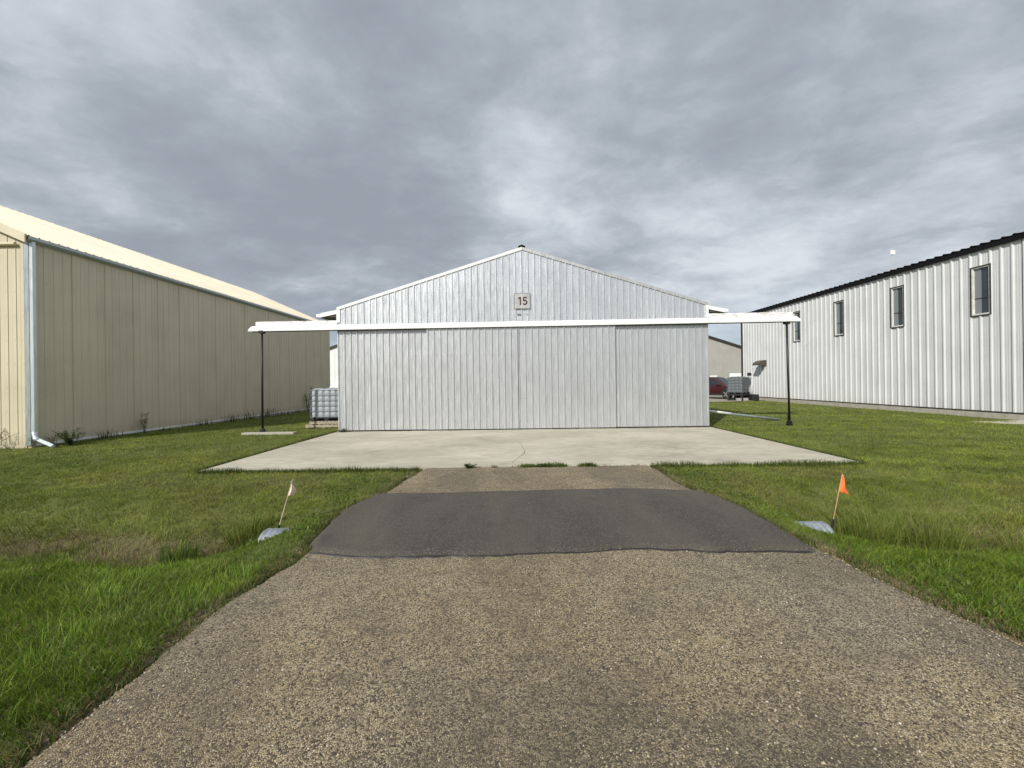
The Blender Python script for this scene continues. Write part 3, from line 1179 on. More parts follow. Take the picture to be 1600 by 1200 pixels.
mb.prism([(-2 * LW, -0.1), (-0.01, -0.1), (-0.01, LZ), (-LW, LZ - 0.06 + LP * LW), (-2 * LW, LZ)], LD, LD + 0.08, 'y')
mb.build('gable_wall', M['cream'], LB)
mb = MB()
mb.box(-2 * LW, -2 * LW + 0.1, 0.1, LD, -0.1, LZ)
mb.build('far_wall', M['cream'], LB)
mb = MB()
mb.box(-0.11, 0.020, -0.022, 0.095, 0.03, LZ - 0.02)
mb.build('corner_trim', M['gutter_grey'], LB)
mb = MB()
mb.box(-0.02, 0.028, 0.1, LD, 0.0, 0.058)
mb.build('base_trim', M['hangar_trim'], LB)
for s in (-1, 1):
    dn = Vector((s, 0, -LP)).normalized()
    nrm = Vector((s * LP, 0, 1)).normalized()
    ln = (LW + 0.10) * math.sqrt(1 + LP * LP)
    a0 = Vector((-LW, 0, LZ + 0.03 + LP * LW))
    mb = MB()
    p = [a0 + Vector((0, -0.12, 0)), a0 + dn * ln + Vector((0, -0.12, 0)), a0 + dn * ln + Vector((0, LD + 0.15, 0)), a0 + Vector((0, LD + 0.15, 0))]
    mb.hexa([tuple(v - nrm * 0.05) for v in p] + [tuple(v) for v in p])
    rf = mb.build('roof', M['cream_roof'], LB)
    mp = Map(a0 + nrm * 0.003, (0, 1, 0), nrm, dn)
    if s > 0:
        sheets(rf, M['cream_roof'], -0.12, LD + 0.15, 4 * P9, 0.0, ln + 0.03, P9, AG, mp, name='roof_sheet')
    mb = MB()
    e0, e1 = a0, a0 + dn * ln
    mb.hexa([(e0.x, -0.16, e0.z - 0.20), (e1.x, -0.16, e1.z - 0.20), (e1.x, -0.122, e1.z - 0.20), (e0.x, -0.122, e0.z - 0.20),
             (e0.x, -0.16, e0.z + 0.03), (e1.x, -0.16, e1.z + 0.03), (e1.x, -0.122, e1.z + 0.03), (e0.x, -0.122, e0.z + 0.03)])
    mb.build('rake_trim', M['cream_trim'], LB)
mb = MB()
mb.prism([(-0.05, LZ - 0.16), (0.08, LZ - 0.16), (0.145, LZ - 0.10), (0.145, LZ - 0.02), (0.13, LZ - 0.02), (0.12, LZ - 0.09), (0.07, LZ - 0.14), (-0.05, LZ - 0.14)], -0.10, LD + 0.1, 'y')
mb.build('gutter', M['gutter_grey'], LB)
mb = MB()
mb.box(0.03, 0.13, -0.02, 0.06, 0.36, LZ - 0.15)
mb.build('downspout', M['downspout'], LB, bevel=0.012)
mb = MB()
mb.tube([(0.08, 0.02, 0.40), (0.085, 0.02, 0.30), (0.13, 0.0, 0.22), (0.24, -0.03, 0.18)], 0.058, 8)
mb.build('downspout_elbow', M['downspout'], LB, smooth=True)
mb = MB()
mb.tube([(0.27, -0.03, 0.165), (0.80, -0.16, 0.02)], 0.055, 4)
mb.build('downspout_extension', M['downspout'], LB)
mb = MB()
mb.tube([(-0.28, -0.06, 5.50), (-9.0, -0.06, 5.50)], 0.045, 8)
mb.build('sliding_door_track', M['cream_trim'], LB)

# ------------------------------------------------------------------ right white building
RB = thing('white_building', 'long white ribbed-metal shed with black eave and four small windows at the right', 'building', (17.1, 12.74, 0))
RZ, RD, RW = 6.36, 16.08, 12.0
RPI = 0.3048
wins = []
for (a, b) in ((1.04, 1.59), (4.10, 4.65), (7.20, 7.74), (10.22, 10.78)):
    wins.append((a, b, 3.82, 5.57))
mb = MB()
mb.box(0.22, 0.26, 0.02, RD, 0.25, RZ - 0.1)
rw = mb.build('side_wall', M['white_side'], RB)
mp = Map((0.0, 0, 0), (0, 1, 0), (-1, 0, 0))
sheets(rw, M['white_side'], 0.06, RD - 0.06, 3 * RPI, 0.31, RZ - 0.12, RPI, RP, mp, holes=wins)
mb = MB()
mb.box(0.0, RW, -0.02, 0.18, 0.25, RZ - 0.1)
fw = mb.build('front_wall', M['white_side'], RB)
mp2 = Map((0, -0.022, 0), (1, 0, 0), (0, -1, 0))
sheets(fw, M['white_side'], 0.06, RW, 3 * RPI, 0.31, RZ - 0.12, RPI, RP, mp2)
mb = MB()
mb.box(0.0, RW, RD, RD + 0.1, 0.25, RZ - 0.1)
mb.box(RW, RW + 0.1, 0, RD, 0.25, RZ - 0.1)
mb.build('rear_wall', M['white_side'], RB)
mb = MB()
mb.box(-0.045, RW, -0.03, RD + 0.03, -0.1, 0.275)
mb.build('foundation', M['foundation'], RB)
mb = MB()
mb.box(-0.06, 0.0, -0.02, RD, 0.278, 0.318)
mb.build('base_flashing', M['corner_brown'], RB)
mb = MB()
mb.box(-0.05, 0.06, -0.075, 0.055, 0.32, RZ - 0.1)
mb.build('corner_trim', M['white_side'], RB)
mb = MB()
mb.box(-0.06, 0.06, RD - 0.06, RD + 0.11, 0.28, RZ - 0.1)
mb.build('corner_trim', M['corner_brown'], RB)
mb = MB()
mb.box(0.10, 1.15, -0.085, -0.06, 0.08, 2.35)
mb.build('door', M['corner_brown'], RB)
# roof with black ribbed eave
dn = Vector((-1, 0, -0.08)).normalized()
nrm = Vector((-0.08, 0, 1)).normalized()
mb = MB()
mb.hexa([(-0.10, -0.1, RZ - 0.02), (RW, -0.1, RZ + 0.9), (RW, RD + 0.12, RZ + 0.9), (-0.10, RD + 0.12, RZ - 0.02),
         (-0.10, -0.1, RZ + 0.0), (RW, -0.1, RZ + 0.95), (RW, RD + 0.12, RZ + 0.95), (-0.10, RD + 0.12, RZ + 0.0)])
rf = mb.build('roof', M['black_trim'], RB)
mpR = Map((RW, 0, RZ + 0.97), (0, 1, 0), nrm, dn)
sheets(rf, M['black_trim'], -0.08, RD + 0.1, 3 * RPI, 0.0, (RW + 0.14) / abs(dn.x), RPI, RP, mpR, name='roof_sheet')
mb = MB()
mb.box(-0.105, -0.05, -0.11, RD + 0.12, RZ - 0.20, RZ - 0.005)
mb.build('eave_trim', M['black_trim'], RB)
for (a, b, z0, z1) in wins:
    w = MB()
    t = 0.045
    for (p, q, r, s) in ((a - t, a, z0 - t, z1 + t), (b, b + t, z0 - t, z1 + t), (a, b, z0 - t, z0), (a, b, z1, z1 + t)):
        w.box(-0.045, 0.0, p, q, r, s)
    wo = w.build('window', M['corner_brown'], RB)
    w = MB()
    k = 0.05
    for (p, q, r, s) in ((a, a + k * 0.6, z0, z1), (b - k, b, z0, z1), (a + k * 0.6, b - k, z0, z0 + k), (a + k * 0.6, b - k, z1 - k * 0.6, z1)):
        w.box(-0.03, 0.16, p + 0.001, q - 0.001, r + 0.001, s - 0.001)
    w.build('frame', M['vinyl'], wo)
    w = MB()
    w.box(0.045, 0.06, a + 0.02, b - 0.02, z0 + 0.02, z1 - 0.02)
    w.build('pane', M['glass'], wo)
    w = MB()
    w.box(0.030, 0.0445, a + 0.30, b - 0.052, z0 + 0.055, z1 - 0.04)
    w.build('pane', M['pale_glass'], wo)
    w = MB()
    w.box(0.020, 0.029, a + 0.03, b - 0.05, z0 + 0.60, z0 + 0.63)
    w.build('sash_rail', M['corner_brown'], wo)
# quarter-round hood over a vent
mb = MB()
pr = [(0.0, 2.50), (-0.58, 2.50)] + [(-0.58 * cos(t), 2.50 + 0.34 * sin(t)) for t in np.linspace(0.12, pi / 2, 8)]
i0 = 13.33
arc = [(-0.58 * cos(t) - 0.035, 2.50 + 0.34 * sin(t)) for t in np.linspace(0.0, pi / 2, 9)]
inner = [(x * 0.96 + 0.005, z - 0.012) for x, z in arc]
mb.prism([(p, q) for p, q in arc] + [(p, q) for p, q in reversed(inner)], i0, i0 + 0.62, 'y')
for yy in (i0, i0 + 0.605):
    mb.prism([(-0.03, 2.50)] + arc, yy - 0.002 if yy == i0 else yy, yy + 0.013, 'y')
mb.build('vent_hood', M['brown_metal'], RB)
# conduit with meter on the wall
t = thing('gas_meter', 'wall-side meter with dark regulator on a pale riser pipe by the white shed', 'meter', (16.93, 27.45, 0.05))
mb = MB()
mb.tube([(0, 0, 0), (0, 0, 2.0)], 0.035, 8)
mb.build('riser_pipe', M['pipe_white'], t, smooth=True)
mb = MB()
mb.box(-0.30, -0.06, -0.08, 0.10, 1.74, 1.96)
mb.build('regulator', M['plastic_black'], t, bevel=0.04)
mb = MB()
mb.box(-0.30, -0.10, -0.06, 0.10, 1.50, 1.66)
mb.tube([(-0.2, 0, 1.6), (0.0, 0, 1.55)], 0.03, 8)
mb.tube([(-0.25, 0, 1.66), (-0.25, 0, 1.76)], 0.03, 8)
mb.build('meter_body', M['meter'], t, bevel=0.03)
# antenna above the black eave
t = thing('antenna_panel', 'small white square panel antenna on a thin mast above the black roof', 'antenna', (17.55, 17.8, 6.42))
mb = MB()
mb.tube([(0, 0, -0.02), (0, 0, 1.02)], 0.012, 6)
mb.build('mast', M['gutter_grey'], t)
mb = MB()
mb.box(-0.105, 0.105, -0.05, -0.01, 0.82, 1.03)
mb.build('panel', M['pipe_white'], t, bevel=0.006)

# ------------------------------------------------------------------ far buildings
fb = thing('grey_shed', 'far grey shed with dark roof edge beyond the red car', 'building', (29.2, 57.0, 0))
mb = MB()
mb.prism([(-12, 0), (12, 0), (12, 3.6), (-2.5, 8.4), (-12, 5.2)], 0, 20, 'y')
mb.build('wall', M['far_grey'], fb)
mb = MB()
for (xa, za, xb, zb) in ((-2.5, 8.4, 12.4, 3.47), (-12.4, 5.07, -2.5, 8.4)):
    mb.hexa([(xa, -0.25, za), (xb, -0.25, zb), (xb, 20.2, zb), (xa, 20.2, za), (xa, -0.25, za + 0.3), (xb, -0.25, zb + 0.3), (xb, 20.2, zb + 0.3), (xa, 20.2, za + 0.3)])
mb.build('roof', M['corner_brown'], fb)
mb = MB()
for k in range(48):
    mb.box(-11.9 + 0.5 * k, -11.82 + 0.5 * k, -0.03, 0, 0, min(8.3 - abs(-11.86 + 0.5 * k + 2.5) * 0.335, 8.2) - 0.05)
mb.build('siding_ribs', M['far_grey'], fb)
mb = MB()
mb.box(-0.3, 0.75, -0.06, -0.031, 0.05, 2.1)
mb.build('door', M['far_white'], fb)
mb = MB()
mb.box(2.6, 6.9, -0.08, -0.031, 0.05, 2.45)
gd = mb.build('garage_door', M['far_white'], fb)
mb = MB()
mb.box(2.5, 7.0, -0.12, -0.032, 2.46, 2.62)
mb.build('lintel', M['meter'], gd)
fb = thing('bright_white_shed', 'far white shed with dark roof edge seen between cream building and hangar', 'building', (-24.0, 55.0, 0))
mb = MB()
mb.prism([(-10, -0.5), (10, -0.5), (10, 5.0), (5, 9.1), (-10, 4.0)], 0, 20, 'y')
mb.build('wall', M['far_white'], fb)
mb = MB()
mb.hexa([(-10.3, -0.2, 3.9), (5, -0.2, 9.1), (5, 20, 9.1), (-10.3, 20, 3.9), (-10.3, -0.2, 4.2), (5, -0.2, 9.4), (5, 20, 9.4), (-10.3, 20, 4.2)])
mb.hexa([(5, -0.2, 9.1), (10.3, -0.2, 4.9), (10.3, 20, 4.9), (5, 20, 9.1), (5, -0.2, 9.4), (10.3, -0.2, 5.2), (10.3, 20, 5.2), (5, 20, 9.4)])
mb.build('roof', M['corner_brown'], fb)
mb = MB()
for k in range(20):
    mb.box(-9.9 + k, -9.8 + k, -0.03, 0, -0.4, 3.9 + 0.34 * min(k, 14))
mb.build('siding_ribs', M['far_white'], fb)


# ------------------------------------------------------------------ liquid totes and pallets
def tote(label, loc, rz, mat=None):
    t = thing('liquid_tote', label, 'liquid tote', loc, rz, 'caged liquid totes')
    LX, LY, ZB, ZT = 0.57, 0.47, 0.15, 1.13
    mb = MB()
    nxc, nzc = 5, 5

    def face(o, du, dn, ext, ncol):
        def fn(u, v):
            bu = abs(sin(pi * ncol * u)) ** 0.6
            bv = abs(sin(pi * nzc * v)) ** 0.6
            p = Vector(o) + Vector(du) * (u * 2 - 1) * ext + Vector(dn) * (0.022 * bu * bv - 0.02)
            return (p.x, p.y, ZB + (ZT - ZB) * v)
        mb.grid(fn, ncol * 6, nzc * 6)

    face((0, -LY, 0), (1, 0, 0), (0, -1, 0), LX, 5)
    face((0, LY, 0), (-1, 0, 0), (0, 1, 0), LX, 5)
    face((LX, 0, 0), (0, 1, 0), (1, 0, 0), LY, 4)
    face((-LX, 0, 0), (0, -1, 0), (-1, 0, 0), LY, 4)

    def topf(u, v):
        x, y = (u * 2 - 1) * LX * 0.985, (v * 2 - 1) * LY * 0.985
        e = min(1 - abs(u * 2 - 1), 1 - abs(v * 2 - 1))
        return (x, y, ZT + 0.05 * min(1, e * 5) ** 0.5 + 0.012 * abs(sin(pi * 5 * u)))
    mb.grid(topf, 20, 16)
    mb.quad((-LX, -LY, ZB), (-LX, LY, ZB), (LX, LY, ZB), (LX, -LY, ZB))
    mb.build('bottle', mat or M['tote'], t, smooth=True)
    mb = MB()
    mb.tube([(0, 0, ZT + 0.03), (0, 0, ZT + 0.09)], 0.08, 12)
    mb.build('lid', M['plastic_black'], t)
    mb = MB()
    r = 0.011
    ex, ey = LX + 0.018, LY + 0.018
    for k in range(6):
        z = ZB + 0.0 + (ZT - ZB) * k / 5 + (0.01 if k else 0)
        mb.tube([(-ex, -ey, z), (ex, -ey, z), (ex, ey, z), (-ex, ey, z), (-ex, -ey, z)], r, 6)
    for k in range(6):
        x = -ex + 2 * ex * k / 5
        for y in (-ey - 0.012, ey + 0.012):
            mb.tube([(x, y, 0.13), (x, y, ZT + 0.01)], r, 6)
    for k in range(5):
        y = -ey + 2 * ey * k / 4
        for x in (-ex - 0.012, ex + 0.012):
            mb.tube([(x, y, 0.13), (x, y, ZT + 0.01)], r, 6)
    for y in (-0.2, 0.2):
        mb.tube([(-ex, y, ZT + 0.07), (ex, y, ZT + 0.07)], 0.012, 6)
    mb.build('cage', M['cage'], t)
    mb = MB()
    mb.box(-0.60, 0.60, -0.50, 0.50, 0.10, 0.145)
    mb.box(-0.60, 0.60, -0.50, 0.50, 0.0, 0.022)
    for x in (-0.53, 0, 0.53):
        for y in (-0.43, 0, 0.43):
            mb.box(x - 0.07, x + 0.07, y - 0.07, y + 0.07, 0.022, 0.10)
    mb.build('tote_pallet', M['plastic_black'], t)
    return t


def pallet(label, loc, rz, w=1.25, d=1.02):
    t = thing('wooden_pallet', label, 'pallet', loc, rz, 'stacked wooden pallets')
    brd = MB()
    brd.box(-0.048, 0.048, -d / 2, d / 2, 0, 0.018)
    me = brd.mesh('deck_board', M['wood'])
    n = 9
    for k in range(n):
        link_mesh('deck_board', me, t, (-w / 2 + 0.05 + (w - 0.1) * k / (n - 1), 0, 0.104), (0, 0, random.uniform(-0.01, 0.01)))
    for k in (0, 4, 8):
        link_mesh('deck_board', me, t, (-w / 2 + 0.05 + (w - 0.1) * k / (n - 1), 0, 0.0))
    st = MB()
    st.box(-w / 2, w / 2, -0.02, 0.02, 0.0185, 0.1035)
    me = st.mesh('stringer', M['wood'])
    for y in (-d / 2 + 0.021, 0, d / 2 - 0.021):
        link_mesh('stringer', me, t, (0, y, 0))
    return t


zg = float(gz(-7, 14.6))
pallet('weathered wooden pallet on the grass, lowest of the stack left of the hangar', (-7.10, 14.68, zg + 0.01), 0.03, 1.32, 1.05)
pallet('weathered wooden pallet right under the caged tote left of the hangar', (-7.0, 14.66, zg + 0.1335), -0.02, 1.22, 1.0)
tote('white caged liquid tote on wooden pallets at the hangar left corner', (-6.98, 14.66, zg + 0.257), 0.0)
tt = tote('grey caged liquid tote on a dark stand before the red car', (15.45, 26.6, 0.52), radians(38), M['tote_dark'])
# stand under the right tote
t = thing('tote_stand', 'low dark steel stand carrying the tote before the red car', 'stand', (15.45, 26.6, 0.09), radians(38))
mb = MB()
mb.box(-0.62, 0.62, -0.52, 0.52, 0.36, 0.428)
mb.build('platform', M['plastic_black'], t)
for (x, y) in ((-0.52, -0.42), (0.52, -0.42), (-0.52, 0.42), (0.52, 0.42)):
    mb = MB()
    mb.box(x - 0.06, x + 0.06, y - 0.06, y + 0.06, 0, 0.359)
    mb.build('leg', M['plastic_black'], t)
blk = MB()
blk.box(-0.19, 0.19, -0.09, 0.09, 0, 0.18)
for k, (x, y) in enumerate(((15.15, 26.0), (15.62, 26.15))):
    o = blk.build('concrete_block', M['blockgrey'], loc=(x, y, 0.09), bevel=0.01)
    tag(o, ('left' if k == 0 else 'right') + ' concrete block on the gravel under the tote stand', 'block', 'concrete blocks under the tote stand')
o = MB()
o.box(-0.22, 0.22, -0.25, 0.25, 0, 0.42)
o = o.build('black_crate', M['plastic_black'], loc=(16.35, 26.35, 0.085), bevel=0.02)
tag(o, 'black plastic crate on the ground beside the tote stand', 'crate')
# white covered heap behind the left tote
mb = MB()


def heap(u, v):
    a = 2 * pi * u
    z = (1 - v)
    r = (0.55 + 0.55 * v ** 0.7) * (1 + 0.10 * sin(5 * a + 3 * v) + 0.06 * sin(11 * a))
    if v == 0:
        r = 0
    return (r * cos(a), 0.8 * r * sin(a), 1.78 * (1 - v ** 3) + 0.05 * sin(7 * a) * v)


mb.grid(heap, 36, 10)
o = mb.build('covered_load', M['tarp'], loc=(-7.35, 17.4, float(gz(-7.3, 17.4)) - 0.05), smooth=True)
tag(o, 'white tarp-covered heap just showing above the tote left of the hangar', 'covered load')

# ------------------------------------------------------------------ drain pipe beside the hangar
t = thing('drain_pipe', 'downspout extension, white then galvanized, sloping from hangar to the right post', 'pipe', (9.62, 14.02, 0.05))
p0, p1, p2 = Vector((0, 0, 0.04)), Vector((-1.64, 0.28, 0.245)), Vector((-2.95, 0.50, 0.43))
mb = MB()
mb.tube([p0, p1], 0.045, 8)
mb.build('galvanised_section', M['old_galv'], t, smooth=True)
mb = MB()
mb.tube([p1 + Vector((0.05, 0, -0.006)), p2], 0.052, 8)
mb.build('white_section', M['pipe_white'], t, smooth=True)

# ------------------------------------------------------------------ culvert under the patch
t = NT('corrugated_galvanised')
f = t.noise(10, 4, 0.6)
t.set(color=t.ramp(f, [(0.3, (0.17, 0.195, 0.215)), (0.6, (0.30, 0.335, 0.365)), (0.75, (0.42, 0.45, 0.48))]), rough=0.5, metal=0.35)
mb = MB()
n = 360
pts = [(-2.86 + 6.36 * k / n, 4.36, -0.205) for k in range(n + 1)]
rs = [0.16 + 0.009 * sin(2 * pi * (6.5 * k / n) / 0.068) for k in range(n + 1)]
mb.tube(pts, rs, 24, cap=False)
mb.tube([(p[0], p[1], p[2]) for p in pts[::-1]], [r - 0.004 for r in rs[::-1]], 24, cap=False)
o = mb.build('culvert_pipe', t.m, smooth=True)
tag(o, 'galvanized corrugated culvert pipe under the asphalt patch, ends showing in the ditch', 'culvert')


# ------------------------------------------------------------------ marker flags
def flag(label, base, top, fl, mat, smat, crumple):
    b = Vector(base)
    t = thing('marker_flag', label, 'flag', b, group='marker flags at the culvert ends')
    d = Vector(top) - b
    mb = MB()
    mb.tube([(0, 0, 0), d * 1.02], 0.0055, 6)
    mb.build('stake', smat, t)
    mb = MB()
    mb.tube([d * -0.06, d * 0.10], 0.011, 6)
    mb.build('stake_foot', M['black_paint'], t)
    mb = MB()
    dn = -d.normalized()

    def fn(u, v):
        p = d * 1.0 + dn * (fl[0] * v)
        w = fl[1] * v * u
        if crumple:
            w *= 1 - 0.35 * max(0, v - 0.55) / 0.45
        sag = 0.05 * u * v
        return p + Vector((w, 0.018 * sin(5 * u + 4 * v) * u * (2 if crumple else 1), -sag * (0.2 if crumple else 0.9)))
    mb.grid(fn, 8, 12)
    o = mb.build('pennant', mat, t, smooth=True)
    s = o.modifiers.new('thick', 'SOLIDIFY')
    s.thickness = 0.0015


flag('faded pink pennant on a pale stake beside the left culvert end', (-2.80, 4.50, -0.10), (-2.625, 4.5, 0.475), (0.185, 0.085), M['flag_pink'], M['stake'], True)
flag('bright orange pennant on a tan stake beside the right culvert end', (3.655, 4.45, -0.10), (3.775, 4.45, 0.47), (0.20, 0.125), M['flag_orange'], M['stake2'], False)


# ------------------------------------------------------------------ parked car
def car():
    t = thing('parked_car', 'dark red parked car behind the caged tote by the white shed', 'car', (15.55, 29.9, 0.09), radians(-58))
    # local +x is forward
    st = [  # x, floor, belt, roof, half width, half roof width
        (-2.25, 0.55, 0.95, 0.98, 0.74, 0.70), (-2.15, 0.40, 1.02, 1.30, 0.86, 0.62), (-1.75, 0.30, 1.03, 1.58, 0.91, 0.64), (-1.0, 0.26, 1.02, 1.66, 0.92, 0.66),
        (0.0, 0.26, 1.00, 1.66, 0.92, 0.66), (0.45, 0.26, 0.99, 1.58, 0.92, 0.66), (1.15, 0.28, 0.98, 1.08, 0.91, 0.74), (1.25, 0.28, 0.98, 1.02, 0.91, 0.76),
        (1.85, 0.30, 0.90, 0.94, 0.88, 0.70), (2.2, 0.36, 0.74, 0.80, 0.78, 0.60), (2.32, 0.46, 0.62, 0.64, 0.66, 0.5)]
    mb = MB()
    ring = []
    for (x, fl_, be, ro, w, wr) in st:
        ring.append([(x, -w * 0.9, fl_), (x, -w, fl_ + 0.2), (x, -w, (fl_ + be) / 2 + 0.1), (x, -w * 0.97, be), (x, -wr, ro - 0.05), (x, -wr * 0.8, ro),
                     (x, wr * 0.8, ro), (x, wr, ro - 0.05), (x, w * 0.97, be), (x, w, (fl_ + be) / 2 + 0.1), (x, w, fl_ + 0.2), (x, w * 0.9, fl_)])
    n = 12
    for r in ring:
        mb.v += r
    for a in range(len(ring) - 1):
        for b in range(n):
            c = (b + 1) % n
            mb.f.append((a * n + b, a * n + c, (a + 1) * n + c, (a + 1) * n + b))
    mb.f.append(tuple(range(n)))
    mb.f.append(tuple((len(ring) - 1) * n + k for k in reversed(range(n))))
    mb.build('body', M['redpaint'], t, smooth=False, bevel=0.02)

    def side(x, v, s):
        # point on greenhouse side at station x, v 0 belt .. 1 roof
        xs_ = [q[0] for q in st]
        be = np.interp(x, xs_, [q[2] for q in st])
        ro = np.interp(x, xs_, [q[3] for q in st]) - 0.05
        w = np.interp(x, xs_, [q[4] for q in st]) * 0.97
        wr = np.interp(x, xs_, [q[5] for q in st])
        return (x, s * (w + (wr - w) * v + 0.008), be + (ro - be) * v + 0.0)
    for s in (-1, 1):
        for (a, b) in ((-1.85, -1.05), (-0.98, -0.08), (0.0, 0.95)):
            mb = MB()
            mb.grid(lambda u, v: side(a + (b - a) * u, 0.08 + 0.8 * v, s), 6, 4)
            mb.build('side_window', M['carglass'], t)
    for (x0, x1, nm) in ((0.48, 1.13, 'windscreen'), (-2.14, -1.78, 'rear_window')):
        mb = MB()
        r0 = np.interp(x0, [q[0] for q in st], [q[3] for q in st])
        r1 = np.interp(x1, [q[0] for q in st], [q[3] for q in st])
        mb.quad((x0, -0.50, r0 + 0.012), (x1, -0.58, r1 + 0.012), (x1, 0.58, r1 + 0.012), (x0, 0.50, r0 + 0.012))
        mb.build(nm, M['carglass'], t)
    for s in (-1, 1):
        mb = MB()
        mb.box(0.72, 0.92, min(s * 0.92, s * 1.08), max(s * 0.92, s * 1.08), 1.0, 1.15)
        mb.build('mirror', M['redpaint'], t, bevel=0.03)
        mb = MB()
        mb.box(-1.0, 1.0, min(s * 0.90, s * 0.935), max(s * 0.90, s * 0.935), 0.26, 0.40)
        mb.build('sill', M['plastic_black'], t)
        mb = MB()
        mb.box(2.0, 2.24, min(s * 0.5, s * 0.80), max(s * 0.5, s * 0.80), 0.66, 0.80)
        mb.build('headlight', M['vinyl'], t, bevel=0.03)
        for x in (-1.40, 1.42):
            mb = MB()
            mb.tube([(x, s * 0.70, 0.36), (x, s * 0.945, 0.36)], [0.36, 0.36], 20)
            wh = mb.build('wheel', M['tyre'], t, bevel=0.03)
            mb = MB()
            mb.tube([(x, s * 0.93, 0.36), (x, s * 0.952, 0.36)], [0.07, 0.06], 10)
            for k in range(5):
                a = 2 * pi * k / 5
                c, sn = cos(a), sin(a)
                q = [(x + c * r - sn * w_, s * yy, 0.36 + sn * r + c * w_) for yy in (0.935, 0.95) for (r, w_) in ((0.05, -0.04), (0.25, -0.03), (0.25, 0.03), (0.05, 0.04))]
                mb.hexa(q)
            mb.build('rim', M['rim'], wh)
            mb = MB()
            pts = [(x + 0.41 * cos(a), s * 0.90, 0.36 + 0.41 * sin(a)) for a in np.linspace(0, pi, 12)]
            mb.tube(pts, 0.045, 6)
            mb.build('arch_trim', M['plastic_black'], t)
    return t


car()


# ------------------------------------------------------------------ plants
def blades(P, h, w, lean, az, tint, kink=None):
    """numpy blades: P base points (n,3); returns verts, colours"""
    n = len(P)
    d = np.stack([np.cos(az), np.sin(az), np.zeros(n)], -1)
    f = RNG.random(n) * 2 * pi
    s = np.stack([np.cos(f), np.sin(f), np.zeros(n)], -1) * (w[:, None] * 0.5)
    up = np.array([0, 0, 1.0])
    m = P + up * (h * 0.55)[:, None] + d * (lean * 0.35 * h)[:, None]
    tip = P + up * (h * np.sqrt(np.clip(1 - lean ** 2 * 0.6, 0.1, 1)))[:, None] + d * (lean * h)[:, None]
    V = np.stack([P - s, P + s, m + s * 0.8, m - s * 0.8, tip], 1)
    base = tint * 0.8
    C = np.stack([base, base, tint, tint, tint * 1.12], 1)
    return V.reshape(-1, 3), C.reshape(-1, 3)


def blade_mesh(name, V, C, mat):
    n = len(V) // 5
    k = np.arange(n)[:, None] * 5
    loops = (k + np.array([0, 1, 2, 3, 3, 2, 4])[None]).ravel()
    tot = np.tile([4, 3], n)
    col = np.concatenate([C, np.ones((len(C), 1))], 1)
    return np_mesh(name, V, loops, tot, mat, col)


def grass_ok(x, y):
    ok = ~((x > edge_l(y) - 0.015) & (x < edge_r(y) + 0.015) & (y < 7.2))
    ok &= ~((y > 3.5) & (y < 5.56) & (x > patch_l(y)) & (x < patch_r(y)))
    ok &= ~((x > -5.94) & (x < 6.49) & (y > 7.2) & (y < 30))
    ok &= ~((np.abs(y - 4.36) < 0.20) & (((x > -2.88) & (x < -2.62)) | ((x > 3.24) & (x < 3.54))))
    ok &= ~((x < -13.15) & (y > 10.4)) & ~((x > 17.0) & (y > 12.85))
    ok &= ~((x > 16.3 - 0.9 * (y < 12.35)) & (y > 11.4) & (y < 12.95))
    ok &= ~((y > 25.9) & (x > 6))
    ok &= ~((x > -7.8) & (x < -6.3) & (y > 14.12) & (y < 15.25))
    ok &= ~((x > -8.96) & (x < -7.24) & (y > 12.49) & (y < 12.73))
    return ok


def scatter(y0, y1, dens, side):
    m = 1.42 * y1 + 1.2
    n = int(dens * 2 * m * (y1 - y0))
    x = (RNG.random(n) * 2 - 1) * m
    y = y0 + RNG.random(n) * (y1 - y0)
    k = (np.abs(x) < 1.40 * y + 1.0) & grass_ok(x, y)
    return x[k], y[k]


def mixc(a, b, t):
    return np.asarray(a)[None] * (1 - t[:, None]) + np.asarray(b)[None] * t[:, None]


